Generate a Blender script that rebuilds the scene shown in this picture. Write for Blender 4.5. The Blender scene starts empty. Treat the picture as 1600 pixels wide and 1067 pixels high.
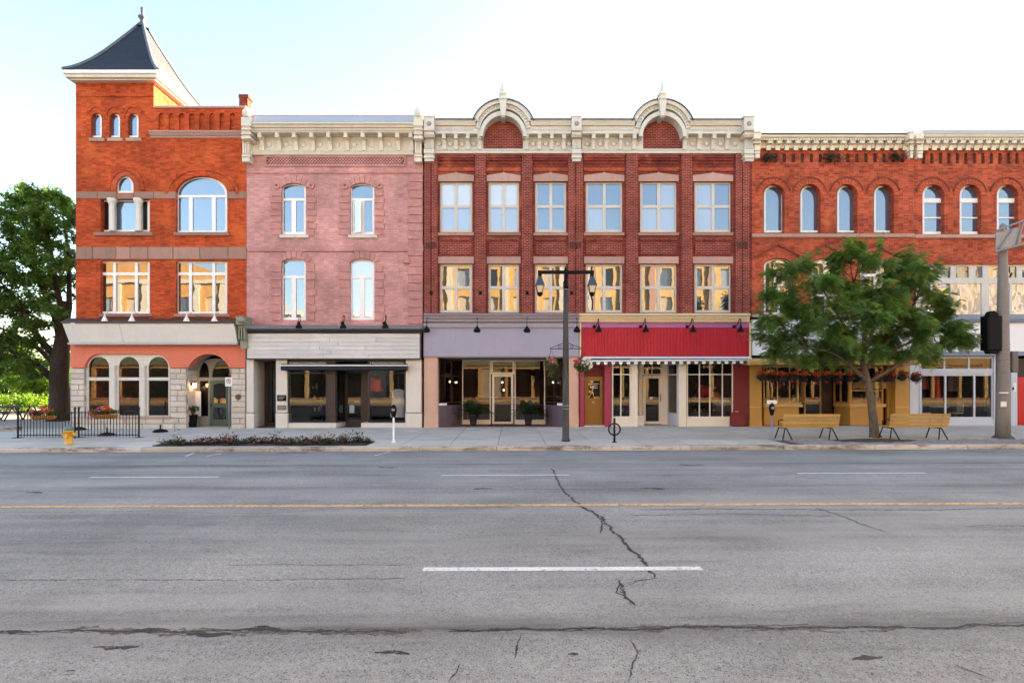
import bpy, bmesh, math, random
from mathutils import Vector, Matrix
from mathutils.geometry import tessellate_polygon
R = math.radians
random.seed(7)
SC = bpy.context.scene
COL = SC.collection

# ------------------------------------------------------------------ camera, sky, sun, exposure
CY, F, EYE, HOR, CX = 25.83, 930.0, 1.72, 600.0, 800.0     # street survey: camera distance, focal px, eye height
cam_d = bpy.data.cameras.new('camera'); cam = bpy.data.objects.new('camera', cam_d); COL.objects.link(cam)
cam.location = (0, -CY, EYE); cam.rotation_euler = (R(90), 0, 0)
cam_d.sensor_width = 36; cam_d.lens = 36 * F / 1600; cam_d.shift_y = (HOR - 533.5) / 1600
cam_d.clip_end = 3000; cam_d.clip_start = 0.05
SC.camera = cam
SUN_EL, SUN_AZ = 14.0, 60.0          # low sun behind the row, to the right (azimuth from +Y towards +X)
w = bpy.data.worlds.new('World'); SC.world = w; w.use_nodes = True
nt = w.node_tree; nt.nodes.clear()
sky = nt.nodes.new('ShaderNodeTexSky'); sky.sky_type = 'NISHITA'; sky.sun_disc = False
sky.sun_elevation = R(SUN_EL); sky.sun_rotation = R(SUN_AZ); sky.air_density = 1.0; sky.dust_density = 1.2; sky.ozone_density = 1.0
bg = nt.nodes.new('ShaderNodeBackground'); bg.inputs['Strength'].default_value = 0.082
wo = nt.nodes.new('ShaderNodeOutputWorld')
nt.links.new(sky.outputs[0], bg.inputs[0]); nt.links.new(bg.outputs[0], wo.inputs[0])
sl = bpy.data.lights.new('sun', 'SUN'); sl.energy = 5.0; sl.angle = R(0.5); sl.color = (1.0, 0.80, 0.56)
so = bpy.data.objects.new('sun', sl); COL.objects.link(so)
sd = Vector((math.sin(R(SUN_AZ)) * math.cos(R(SUN_EL)), math.cos(R(SUN_AZ)) * math.cos(R(SUN_EL)), math.sin(R(SUN_EL))))
so.rotation_euler = sd.to_track_quat('Z', 'Y').to_euler(); so.location = (20, 30, 40)
SC.view_settings.view_transform = 'Standard'; SC.view_settings.look = 'None'
SC.view_settings.exposure = 3.2; SC.view_settings.gamma = 1.0
SC.view_settings.use_white_balance = True; SC.view_settings.white_balance_temperature = 6700; SC.view_settings.white_balance_tint = 9
SC.cycles.max_bounces = 8; SC.cycles.transparent_max_bounces = 12; SC.cycles.caustics_reflective = False; SC.cycles.caustics_refractive = False
SC.cycles.use_denoising = True

# ------------------------------------------------------------------ survey helpers (elevation drawing units -> metres)
def S(y=0.0): return (CY + y) / F
def X(px, y=0.0): return (px - CX) * S(y)
def Z(py, y=0.0): return EYE + (HOR - py) * S(y)
SX, G0 = .0035, -.14               # the street falls gently to the left
def gz(y, x=0.0): return G0 + SX * x + (.003 * y if y < 0 else 0.0)
def gy(py, px=CX):               # depth of a point on the pavement seen at drawing row py
    y = -5.0
    for _ in range(15): y = F * (EYE - gz(y, X(px, y))) / (py - HOR) - CY
    return y

class MB:
    def __init__(s): s.v = []; s.f = []; s.sm = []
    def add(s, vs, fs, smooth=False):
        o = len(s.v); s.v += [tuple(v) for v in vs]
        for f in fs: s.f.append([o + i for i in f]); s.sm.append(smooth)
        return s
    def box(s, x0, x1, y0, y1, z0, z1):
        if x0 > x1: x0, x1 = x1, x0
        if y0 > y1: y0, y1 = y1, y0
        if z0 > z1: z0, z1 = z1, z0
        return s.add([(x0,y0,z0),(x1,y0,z0),(x1,y1,z0),(x0,y1,z0),(x0,y0,z1),(x1,y0,z1),(x1,y1,z1),(x0,y1,z1)],
                     [(0,3,2,1),(4,5,6,7),(0,1,5,4),(1,2,6,5),(2,3,7,6),(3,0,4,7)])
    def cbox(s, x0, x1, y0, y1, z0, z1, c=.01):      # box with chamfered front (-y) and top edges
        if x0 > x1: x0, x1 = x1, x0
        if z0 > z1: z0, z1 = z1, z0
        c = min(c, (x1-x0)/3, (z1-z0)/3)
        return s.add([(x0,y0+c,z0),(x1,y0+c,z0),(x1,y0+c,z1),(x0,y0+c,z1),
                      (x0+c,y0,z0+c),(x1-c,y0,z0+c),(x1-c,y0,z1-c),(x0+c,y0,z1-c),
                      (x0,y1,z0),(x1,y1,z0),(x1,y1,z1),(x0,y1,z1)],
                     [(4,5,6,7),(0,1,5,4),(1,2,6,5),(2,3,7,6),(3,0,4,7),(0,8,9,1),(1,9,10,2),(2,10,11,3),(3,11,8,0),(8,11,10,9)])
    def pbox(s, px0, px1, py0, py1, y0, y1=.02, c=0):  # drawing rectangle whose front face is at depth y0
        a = (X(px0, y0), X(px1, y0), y0, y1, Z(py1, y0), Z(py0, y0))
        return s.cbox(*a, c) if c else s.box(*a)
    def prism(s, pts, y0, y1, holes=(), back=False):   # polygon in (x,z) extruded from y0 to y1
        loops = [list(pts)] + [list(h) for h in holes]
        flat = [p for l in loops for p in l]
        tris = tessellate_polygon([[Vector((p[0], p[1], 0)) for p in l] for l in loops])
        fr = []
        for t in tris:
            a, b, c = (flat[i] for i in t)
            if (b[0]-a[0])*(c[1]-a[1]) - (b[1]-a[1])*(c[0]-a[0]) < 0: t = (t[0], t[2], t[1])
            fr.append(t)
        n = len(flat)
        s.add([(p[0], y0, p[1]) for p in flat], fr)
        if back: s.add([(p[0], y1, p[1]) for p in flat], [(t[0], t[2], t[1]) for t in fr])
        for li, l in enumerate(loops):
            ar = sum(l[i][0]*l[(i+1)%len(l)][1] - l[(i+1)%len(l)][0]*l[i][1] for i in range(len(l)))
            if (ar > 0) != (li == 0): l = l[::-1]
            m = len(l)
            s.add([(p[0], y0, p[1]) for p in l] + [(p[0], y1, p[1]) for p in l],
                  [(i, m + i, m + (i+1) % m, (i+1) % m) for i in range(m)])
        return s
    def pprism(s, pts, y0, y1, holes=(), back=False):
        c = lambda l: [(X(p[0], y0), Z(p[1], y0)) for p in l]
        return s.prism(c(pts), y0, y1, [c(h) for h in holes], back)
    def tube(s, pts, r, n=8, cap=True):
        pts = [Vector(p) for p in pts]; rs = r if isinstance(r, (list, tuple)) else [r] * len(pts)
        up = Vector((0, 0, 1)); rings = []; vs = []
        prev = None
        for i, p in enumerate(pts):
            d = (pts[min(i+1, len(pts)-1)] - pts[max(i-1, 0)])
            d = d.normalized() if d.length > 1e-9 else Vector((0, 0, 1))
            if prev is None:
                a = d.cross(up if abs(d.z) < .9 else Vector((1, 0, 0))).normalized()
            else:
                a = (prev - d * prev.dot(d)); a = a.normalized() if a.length > 1e-6 else d.orthogonal().normalized()
            prev = a; b = d.cross(a)
            for k in range(n):
                t = 2 * math.pi * k / n
                vs.append(p + (a * math.cos(t) + b * math.sin(t)) * rs[i])
        fs = []
        for i in range(len(pts) - 1):
            for k in range(n):
                k2 = (k + 1) % n
                fs.append((i*n+k, i*n+k2, (i+1)*n+k2, (i+1)*n+k))
        s.add(vs, fs, True)
        if cap:
            o = len(s.v) - len(vs)
            s.f.append([o + k for k in range(n)][::-1]); s.sm.append(False)
            s.f.append([o + (len(pts)-1)*n + k for k in range(n)]); s.sm.append(False)
        return s
    def lathe(s, c, prof, n=16, sx=1, sy=1):           # prof: (radius, z) pairs from bottom to top, about a vertical axis
        vs = []; fs = []
        for r_, z_ in prof:
            for k in range(n):
                t = 2*math.pi*k/n; vs.append((c[0] + r_*math.cos(t)*sx, c[1] + r_*math.sin(t)*sy, c[2] + z_))
        for i in range(len(prof)-1):
            for k in range(n):
                k2 = (k+1) % n; fs.append((i*n+k, i*n+k2, (i+1)*n+k2, (i+1)*n+k))
        s.add(vs, fs, True)
        o = len(s.v) - len(vs)
        s.f.append([o+k for k in range(n)][::-1]); s.sm.append(False)
        s.f.append([o+(len(prof)-1)*n+k for k in range(n)]); s.sm.append(False)
        return s
    def sweep(s, px0, px1, prof, yb=.02):              # moulding along the facade; prof: (row, depth) from top to bottom
        yf = min(p[1] for p in prof); x0, x1 = X(px0, yf), X(px1, yf)
        pr = [(p[1], Z(p[0], p[1])) for p in prof]
        pr = [(yb, pr[0][1])] + pr + [(yb, pr[-1][1])]
        m = len(pr)
        s.add([(x0, a, b) for a, b in pr] + [(x1, a, b) for a, b in pr],
              [(i, i+1, m+i+1, m+i) for i in range(m-1)] + [tuple(range(m))[::-1], tuple(range(m, 2*m))])
        return s
    def mesh(s, org=(0, 0, 0), name='m'):
        me = bpy.data.meshes.new(name)
        o = Vector(org)
        me.from_pydata([tuple(Vector(v) - o) for v in s.v], [], s.f)
        me.polygons.foreach_set('use_smooth', s.sm)
        me.update()
        return me
    def build(s, name, mat, parent=None, **pr):
        org = rootloc(parent) if parent else Vector((0, 0, 0))
        ob = bpy.data.objects.new(name, s.mesh(org, name))
        COL.objects.link(ob)
        if isinstance(mat, (list, tuple)):
            for m_ in mat: ob.data.materials.append(m_)
        else: ob.data.materials.append(mat)
        if parent: ob.parent = parent
        for k, v in pr.items(): ob[k] = v
        return ob
def rootloc(o):
    while o.parent: o = o.parent
    return o.location.copy()
def thing(name, label, cat, loc=(0, 0, 0), group=None):
    o = bpy.data.objects.new(name, None); COL.objects.link(o); o.location = loc; o.empty_display_size = .2
    o['label'] = label; o['category'] = cat
    if group: o['group'] = group
    return o
def tag(o, label, cat, group=None):
    o['label'] = label; o['category'] = cat
    if group: o['group'] = group
    return o
def struct(o): o['kind'] = 'structure'; return o
def piece(name, me, mat, parent, loc, rot=None):       # a piece that shares mesh data
    ob = bpy.data.objects.new(name, me); COL.objects.link(ob)
    if not me.materials: me.materials.append(mat)
    ob.parent = parent; ob.location = Vector(loc) - rootloc(parent)
    if rot: ob.rotation_euler = rot
    return ob
def copy_tree(o, parent=None):
    c = o.copy(); COL.objects.link(c); c.parent = parent
    for ch in list(o.children): copy_tree(ch, c)
    return c

def rect(px0, px1, py0, py1): return [(px0, py1), (px1, py1), (px1, py0), (px0, py0)]
def arch(px0, px1, top, spring, bot, n=14):            # rectangle with an elliptical head, drawing units
    c = (px0 + px1) / 2; a = (px1 - px0) / 2; h = spring - top
    return [(px0, bot), (px1, bot)] + [(c + a*math.cos(math.pi*i/n), spring - h*math.sin(math.pi*i/n)) for i in range(n + 1)]
def inset_arch(px0, px1, top, spring, bot, d, n=14): return arch(px0+d, px1-d, top+d, spring, bot-d, n)
def ringband(cx, cy, a0, b0, a1, b1, t0=0, t1=180, n=24):   # elliptical band as polygon
    o = [(cx + a1*math.cos(R(t0+(t1-t0)*i/n)), cy - b1*math.sin(R(t0+(t1-t0)*i/n))) for i in range(n+1)]
    i_ = [(cx + a0*math.cos(R(t0+(t1-t0)*i/n)), cy - b0*math.sin(R(t0+(t1-t0)*i/n))) for i in range(n+1)]
    return o + i_[::-1]

# ------------------------------------------------------------------ materials
def new_mat(name):
    m = bpy.data.materials.new(name); m.use_nodes = True
    nt = m.node_tree; p = nt.nodes['Principled BSDF']
    return m, nt, p
def nd(nt, t, **kw):
    n = nt.nodes.new(t)
    for k, v in kw.items():
        if hasattr(n, k) and not k[0].isupper(): setattr(n, k, v)
    return n
def L(nt, a, b): nt.links.new(a, b)
def noise(nt, vec, scale, detail=4, rough=.6):
    n = nt.nodes.new('ShaderNodeTexNoise'); n.inputs['Scale'].default_value = scale
    n.inputs['Detail'].default_value = detail; n.inputs['Roughness'].default_value = rough
    if vec is not None: L(nt, vec, n.inputs['Vector'])
    return n.outputs['Fac']
def ramp(nt, fac, stops):
    r = nt.nodes.new('ShaderNodeValToRGB'); L(nt, fac, r.inputs[0])
    e = r.color_ramp.elements
    while len(e) < len(stops): e.new(.5)
    for i, (p, c) in enumerate(stops):
        e[i].position = p; e[i].color = (c, c, c, 1) if isinstance(c, (int, float)) else (*c, 1)
    return r.outputs[0]
def mixc(nt, fac, a, b, mode='MIX'):
    m = nt.nodes.new('ShaderNodeMix'); m.data_type = 'RGBA'; m.blend_type = mode
    if isinstance(fac, (int, float)): m.inputs[0].default_value = fac
    else: L(nt, fac, m.inputs[0])
    for i, v in ((6, a), (7, b)):
        if isinstance(v, (tuple, list)): m.inputs[i].default_value = (*v[:3], 1)
        else: L(nt, v, m.inputs[i])
    return m.outputs[2]
def math_(nt, op, a, b=None):
    m = nt.nodes.new('ShaderNodeMath'); m.operation = op
    for i, v in enumerate((a, b)):
        if v is None: continue
        if isinstance(v, (int, float)): m.inputs[i].default_value = v
        else: L(nt, v, m.inputs[i])
    return m.outputs[0]
def bump(nt, h, strength, dist=.02):
    b = nt.nodes.new('ShaderNodeBump'); b.inputs['Strength'].default_value = strength; b.inputs['Distance'].default_value = dist
    L(nt, h, b.inputs['Height']); return b.outputs[0]
def position(nt): return nt.nodes.new('ShaderNodeNewGeometry').outputs['Position']
def scaled(nt, vec, s):
    m = nt.nodes.new('ShaderNodeMapping'); L(nt, vec, m.inputs[0]); m.inputs['Scale'].default_value = s; return m.outputs[0]

def paint(name, col, rough=.55, var=.18, dirt=.25, rnd=0.0, bmp=.15, metal=0.0, grain=None, spec=.4, dirtcol=None, sc=1.0):
    """painted or plain surface with uneven tone, soot in low-frequency patches and fine relief"""
    m, nt, p = new_mat(name); pos = position(nt)
    n1 = noise(nt, pos, 1.3*sc, 5, .65); n2 = noise(nt, pos, 22*sc, 3, .6)
    vec = scaled(nt, pos, (6, 6, .7)); n3 = noise(nt, vec, 1.0, 5, .7)
    f1 = ramp(nt, n1, [(.25, 1 - var), (.75, 1 + 0*var)])
    c = mixc(nt, 1.0, (*col,), f1, 'MULTIPLY')
    f2 = ramp(nt, n2, [(.3, 1 - var*.6), (.7, 1.0)])
    c = mixc(nt, 1.0, c, f2, 'MULTIPLY')
    dm = ramp(nt, n3, [(.52, 0.0), (.75, dirt)])
    c = mixc(nt, dm, c, dirtcol or (col[0]*.45, col[1]*.42, col[2]*.38))
    if grain:
        g = noise(nt, scaled(nt, pos, grain), 1.0, 5, .7)
        c = mixc(nt, 1.0, c, ramp(nt, g, [(.3, .76), (.65, 1.0)]), 'MULTIPLY')
    if rnd:
        oi = nt.nodes.new('ShaderNodeObjectInfo')
        c = mixc(nt, 1.0, c, ramp(nt, oi.outputs['Random'], [(0, 1 - rnd), (1, 1.0)]), 'MULTIPLY')
    L(nt, c, p.inputs['Base Color'])
    rr = nt.nodes.new('ShaderNodeMapRange'); L(nt, n2, rr.inputs[0]); rr.inputs[3].default_value = max(0, rough - .1); rr.inputs[4].default_value = min(1, rough + .1)
    L(nt, rr.outputs[0], p.inputs['Roughness'])
    p.inputs['Metallic'].default_value = metal; p.inputs['Specular IOR Level'].default_value = spec
    if bmp: L(nt, bump(nt, n2, bmp, .01), p.inputs['Normal'])
    return m

def brick(name, c1, c2, mortar, dark=.55, bw=.215, bh=.073, ms=.009, stain=(.05, .02, .015), stain_amt=.5, warm=None, soft=.5):
    m, nt, p = new_mat(name); pos = position(nt)
    sep = nt.nodes.new('ShaderNodeSeparateXYZ'); L(nt, pos, sep.inputs[0])
    xy = math_(nt, 'ADD', sep.outputs[0], sep.outputs[1])
    cmb = nt.nodes.new('ShaderNodeCombineXYZ'); L(nt, xy, cmb.inputs[0]); L(nt, sep.outputs[2], cmb.inputs[1])
    b = nt.nodes.new('ShaderNodeTexBrick'); L(nt, cmb.outputs[0], b.inputs['Vector'])
    b.inputs['Color1'].default_value = (*c1, 1); b.inputs['Color2'].default_value = (*c2, 1); b.inputs['Mortar'].default_value = (*mortar, 1)
    b.inputs['Scale'].default_value = 1.0; b.inputs['Mortar Size'].default_value = ms; b.inputs['Mortar Smooth'].default_value = .3
    b.inputs['Bias'].default_value = -.1; b.inputs['Brick Width'].default_value = bw; b.inputs['Row Height'].default_value = bh
    c = b.outputs['Color']
    # per-brick tone via cell noise snapped to brick size
    snap = nt.nodes.new('ShaderNodeVectorMath'); snap.operation = 'SNAP'; L(nt, cmb.outputs[0], snap.inputs[0]); snap.inputs[1].default_value = (bw, bh, 1)
    wn = nt.nodes.new('ShaderNodeTexWhiteNoise'); wn.noise_dimensions = '2D'; L(nt, snap.outputs[0], wn.inputs['Vector'])
    c = mixc(nt, soft, c, mixc(nt, 1.0, c, ramp(nt, wn.outputs['Value'], [(0, dark), (.6, 1.0), (1, 1.25)]), 'MULTIPLY'))
    n1 = noise(nt, pos, .55, 6, .7)
    c = mixc(nt, 1.0, c, ramp(nt, n1, [(.3, .60), (.64, 1.10)]), 'MULTIPLY')
    n5 = noise(nt, scaled(nt, pos, (3.5, 3.5, .5)), 1.0, 6, .75)
    c = mixc(nt, ramp(nt, n5, [(.55, 0.0), (.78, stain_amt)]), c, stain)
    if warm:
        n4 = noise(nt, pos, .9, 4, .6); c = mixc(nt, ramp(nt, n4, [(.55, 0.0), (.7, .7)]), c, warm)
    n6 = noise(nt, pos, 30, 3, .6)
    c = mixc(nt, 1.0, c, ramp(nt, n6, [(.3, .82), (.7, 1.06)]), 'MULTIPLY')
    L(nt, c, p.inputs['Base Color']); p.inputs['Roughness'].default_value = .88; p.inputs['Specular IOR Level'].default_value = .2
    h = math_(nt, 'SUBTRACT', math_(nt, 'MULTIPLY', n6, .5), b.outputs['Fac'])
    L(nt, bump(nt, h, .55, .012), p.inputs['Normal'])
    return m

def glass(name, refl=.5, tint=(.02, .025, .03), through=False, wave=.02, wscale=1.6, gcol=(.96, .98, 1.0)):
    """window glass: mirror layer over the dim room (or truly see-through for shop windows), old panes slightly wavy"""
    m, nt, p = new_mat(name); nt.nodes.remove(p); out = nt.nodes['Material Output']
    pos = position(nt)
    oi = nt.nodes.new('ShaderNodeObjectInfo')
    av = nt.nodes.new('ShaderNodeVectorMath'); av.operation = 'ADD'; L(nt, pos, av.inputs[0]); L(nt, oi.outputs['Random'], av.inputs[1])
    nz = noise(nt, av.outputs[0], wscale, 2, .45)
    bm = bump(nt, nz, 1.0, wave)
    g = nt.nodes.new('ShaderNodeBsdfGlossy'); g.inputs['Roughness'].default_value = .012; g.inputs['Color'].default_value = (*gcol, 1); L(nt, bm, g.inputs['Normal'])
    if through:
        d = nt.nodes.new('ShaderNodeBsdfTransparent'); d.inputs[0].default_value = (.80, .84, .83, 1)
    else:
        d = nt.nodes.new('ShaderNodeBsdfDiffuse'); d.inputs[0].default_value = (*tint, 1)
    fr = nt.nodes.new('ShaderNodeFresnel'); fr.inputs[0].default_value = 1.5
    f = math_(nt, 'ADD', fr.outputs[0], refl)
    mx = nt.nodes.new('ShaderNodeMixShader'); L(nt, f, mx.inputs[0]); L(nt, d.outputs[0], mx.inputs[1]); L(nt, g.outputs[0], mx.inputs[2])
    L(nt, mx.outputs[0], out.inputs[0])
    return m
def emit(name, col, st):
    m, nt, p = new_mat(name); p.inputs['Base Color'].default_value = (*col, 1)
    p.inputs['Emission Color'].default_value = (*col, 1); p.inputs['Emission Strength'].default_value = st; return m
def leafmat(name, c1, c2, trans=.45):
    m, nt, p = new_mat(name); out = nt.nodes['Material Output']
    pos = position(nt)
    n1 = noise(nt, pos, 2.2, 3, .6); wn = nt.nodes.new('ShaderNodeTexWhiteNoise'); L(nt, scaled(nt, pos, (6, 6, 6)), wn.inputs['Vector'])
    c = mixc(nt, ramp(nt, n1, [(.35, 0.0), (.65, 1.0)]), c1, c2)
    L(nt, c, p.inputs['Base Color']); p.inputs['Roughness'].default_value = .5; p.inputs['Specular IOR Level'].default_value = .3
    t = nt.nodes.new('ShaderNodeBsdfTranslucent'); L(nt, mixc(nt, 1.0, c, (1.25, 1.35, .55), 'MULTIPLY'), t.inputs[0])
    mx = nt.nodes.new('ShaderNodeMixShader'); mx.inputs[0].default_value = trans
    L(nt, p.outputs[0], mx.inputs[1]); L(nt, t.outputs[0], mx.inputs[2]); L(nt, mx.outputs[0], out.inputs[0])
    return m

M = {}
M['brickA'] = brick('orange_brick', (.60, .092, .022), (.47, .062, .016), (.36, .085, .040), dark=.58, stain_amt=.45, ms=.010, soft=.7, warm=(.62, .14, .035))
M['brickB'] = brick('pink_painted_brick', (.64, .335, .315), (.58, .30, .285), (.50, .25, .24), dark=.75, stain=(.40, .19, .18), stain_amt=.7, ms=.009, soft=.5)
M['brickB2'] = brick('pink_painted_quoin', (.60, .30, .28), (.54, .265, .25), (.46, .22, .205), dark=.85, stain=(.30, .12, .11), stain_amt=.35, ms=.008, soft=.35)
M['brickC'] = brick('dark_red_brick', (.24, .030, .020), (.15, .020, .015), (.29, .12, .095), dark=.5, stain_amt=.55, ms=.008, warm=(.46, .13, .05))
M['brickC2'] = brick('dark_red_pier_brick', (.24, .031, .021), (.155, .021, .016), (.38, .18, .145), dark=.55, stain_amt=.35, ms=.011)
M['brickD'] = brick('weathered_red_brick', (.48, .085, .038), (.38, .060, .028), (.40, .14, .09), dark=.5, stain_amt=.6, ms=.009, warm=(.58, .15, .055), soft=.8)
M['brickD2'] = brick('red_arch_brick', (.52, .098, .042), (.42, .072, .032), (.40, .14, .09), dark=.7, stain_amt=.3, ms=.007)
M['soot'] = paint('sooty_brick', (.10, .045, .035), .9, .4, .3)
M['sootb'] = paint('soot_patched_brick', (.26, .06, .035), .9, .4, 1.0, dirtcol=(.035, .02, .02), sc=1.4)
M['sand'] = paint('brown_sandstone', (.47, .27, .205), .85, .25, .4, rnd=.35, dirtcol=(.14, .10, .10))
M['sand2'] = paint('pale_sandstone_lintel', (.52, .33, .28), .85, .2, .35, rnd=.2)
M['lime'] = paint('grey_limestone_block', (.72, .64, .56), .88, .22, .4, rnd=.2, bmp=.6, dirtcol=(.42, .37, .33))
M['mortar'] = paint('stone_mortar', (.38, .34, .31), .95, .2, .3)
M['salmon'] = paint('salmon_stucco', (.72, .20, .125), .8, .14, .2)
M['white'] = paint('white_painted_wood', (.80, .79, .76), .5, .10, .18)
M['fasciaA'] = paint('pale_fascia_board', (.74, .73, .70), .5, .08, .15)
M['winwhite'] = paint('white_window_frame', (.82, .82, .80), .4, .06, .1)
M['wingrey'] = paint('greige_window_frame', (.56, .53, .49), .45, .08, .15)
M['cream'] = paint('cream_cornice_paint', (.66, .62, .54), .6, .15, .4)
M['cream2'] = paint('stone_white_cornice_paint', (.62, .60, .55), .6, .15, .35)
M['cream3'] = paint('ivory_cornice_paint', (.74, .70, .60), .6, .15, .4)
M['sash'] = paint('pale_mullion_paint', (.66, .63, .58), .5, .08, .2)
M['slate'] = paint('blue_slate', (.022, .032, .055), .6, .35, .4, sc=3, dirtcol=(.05, .034, .05), spec=.3)
M['ridge'] = paint('grey_ridge_metal', (.11, .13, .16), .5, .2, .2)
M['flash'] = paint('grey_metal_flashing', (.42, .43, .45), .5, .12, .2, metal=.1)
M['darkflash'] = paint('dark_flashing', (.06, .06, .065), .5, .15, .2)
M['brownroof'] = paint('brown_metal_roof', (.075, .045, .04), .5, .2, .3)
M['green'] = paint('sage_green_paint', (.25, .26, .19), .55, .15, .3)
M['doorgreen'] = paint('dark_green_door_paint', (.045, .10, .08), .4, .12, .2)
M['doorframe'] = paint('grey_green_frame', (.25, .26, .23), .5, .12, .2)
M['black'] = paint('black_metal', (.005, .0055, .007), .6, .2, .1, spec=.12)
M['iron'] = paint('black_iron', (.008, .008, .009), .5, .2, .15, spec=.3)
M['navy'] = paint('navy_awning_cloth', (.012, .014, .022), .75, .15, .1)
M['blackpaint'] = paint('black_fascia_paint', (.03, .03, .036), .45, .15, .2)
M['greystrip'] = paint('grey_blue_cornice', (.17, .17, .21), .45, .12, .2)
M['plank'] = paint('weathered_grey_plank', (.80, .79, .77), .8, .16, .3, rnd=.16, grain=(.9, 8, 22), dirtcol=(.52, .51, .50))
M['stoneB'] = paint('pale_cast_stone', (.66, .62, .56), .7, .10, .18)
M['brown'] = paint('dark_brown_panel', (.045, .026, .022), .5, .2, .2)
M['mauve'] = paint('mauve_fascia_paint', (.33, .32, .41), .55, .10, .2, dirtcol=(.16, .14, .19))
M['mauve2'] = paint('mauve_grey_cornice', (.30, .26, .28), .6, .15, .3)
M['purple'] = paint('dusky_purple_panel', (.12, .085, .11), .5, .12, .2)
M['peach'] = paint('peach_pilaster_paint', (.60, .38, .29), .6, .12, .25)
M['red'] = paint('bright_red_board', (.47, .006, .020), .55, .14, .3, rnd=.08)
M['magenta'] = paint('orchid_band_paint', (.40, .12, .30), .5, .12, .15)
M['wine'] = paint('wine_frame_paint', (.33, .03, .07), .5, .12, .15)
M['darkred'] = paint('dark_red_panel', (.16, .012, .016), .5, .15, .15)
M['creamC'] = paint('yellow_cream_cornice', (.72, .57, .34), .6, .12, .25)
M['shopcream'] = paint('cream_shop_frame', (.72, .66, .56), .5, .08, .15)
M['gold'] = paint('mustard_door_paint', (.38, .19, .030), .45, .12, .15)
M['mustard'] = paint('mustard_shop_paint', (.47, .25, .055), .55, .12, .2)
M['ochre'] = paint('pale_ochre_canopy', (.60, .38, .14), .55, .12, .2)
M['blueg'] = paint('pale_blue_grey_frame', (.50, .55, .62), .45, .08, .15)
M['bluetrim'] = paint('slate_blue_trim', (.20, .25, .33), .5, .1, .2)
M['panelE'] = paint('white_sign_panel', (.78, .80, .82), .4, .05, .08)
M['reddoor'] = paint('red_door_paint', (.55, .012, .015), .35, .08, .1)
M['floor'] = paint('shop_floor', (.10, .085, .075), .6, .2, .2)
M['tile'] = paint('red_entry_tile', (.22, .08, .065), .7, .25, .3)
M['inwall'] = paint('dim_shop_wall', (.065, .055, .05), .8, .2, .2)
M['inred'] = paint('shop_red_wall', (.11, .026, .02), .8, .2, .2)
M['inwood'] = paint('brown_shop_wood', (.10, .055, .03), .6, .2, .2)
M['roofing'] = paint('grey_roofing', (.22, .21, .20), .9, .2, .3)
M['party'] = paint('side_brick_plain', (.30, .10, .06), .9, .25, .3)
M['gl_up'] = glass('upper_window_glass', .19, (.07, .09, .14), wave=.003, gcol=(.86, .92, 1.0))
M['gl_blind'] = glass('glass_over_white_blind', .13, (.50, .54, .58), wave=.003, gcol=(.86, .92, 1.0))
M['gl_half'] = glass('glass_over_grey_blind', .16, (.26, .30, .38), wave=.004, gcol=(.86, .92, 1.0))
M['gl_wavy'] = glass('old_wavy_glass', .13, (.035, .032, .03), wave=.0022, wscale=1.1)
M['gl_dark'] = glass('dark_window_glass', .06, (.012, .012, .014), wave=.004)
M['gl_shop'] = glass('shop_window_glass', .006, through=True, wave=.0012, wscale=.8)
M['curtain'] = glass('glass_over_curtain', .05, (.50, .42, .32), wave=.01)
def worn(name, col, cover=.5, scale=14, col2=None, rough=.85, stretch=(1, 1, 1)):
    """worn layer on the road: paint or tar that is missing in patches, the road shows through"""
    m, nt, p = new_mat(name); out = nt.nodes['Material Output']; pos = position(nt)
    n1 = noise(nt, scaled(nt, pos, stretch), scale, 5, .75); n2 = noise(nt, pos, 60, 2, .6); n3 = noise(nt, pos, 1.7, 4, .6)
    c = mixc(nt, ramp(nt, n3, [(.35, 0.0), (.65, 1.0)]), col, col2 or (col[0]*.75, col[1]*.75, col[2]*.75))
    L(nt, mixc(nt, 1.0, c, ramp(nt, n2, [(.3, .7), (.7, 1.1)]), 'MULTIPLY'), p.inputs['Base Color']); p.inputs['Roughness'].default_value = rough
    t = nt.nodes.new('ShaderNodeBsdfTransparent'); mx = nt.nodes.new('ShaderNodeMixShader')
    L(nt, ramp(nt, n1, [(max(0, 1 - cover - .62 + .5 - .05), 0.0), (max(.02, 1 - cover - .62 + .5 + .06), 1.0)]), mx.inputs[0]); L(nt, t.outputs[0], mx.inputs[1]); L(nt, p.outputs[0], mx.inputs[2]); L(nt, mx.outputs[0], out.inputs[0])
    return m
M['galv'] = paint('galvanised_pole', (.27, .27, .29), .5, .2, .35, metal=.2)
M['concpole'] = paint('grey_concrete_pole', (.23, .21, .20), .75, .18, .4)
M['paper'] = paint('white_paper', (.75, .75, .73), .8, .05, .1)
# ------------------------------------------------------------------ ground, road, kerb, pavement
KY = -7.86                                  # kerb face
RC, RH = -16.48, 8.62                       # road centre line and half width
def zr(y, x=0.0): return -.19 - .10 * ((y - RC) / RH) ** 2 + SX * x
def ry(py):
    y = RC
    for _ in range(12): y = F * (EYE - zr(y)) / (py - HOR) - CY
    return y
def rx(px, y): return (px - CX) * (CY + y) / F

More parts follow.
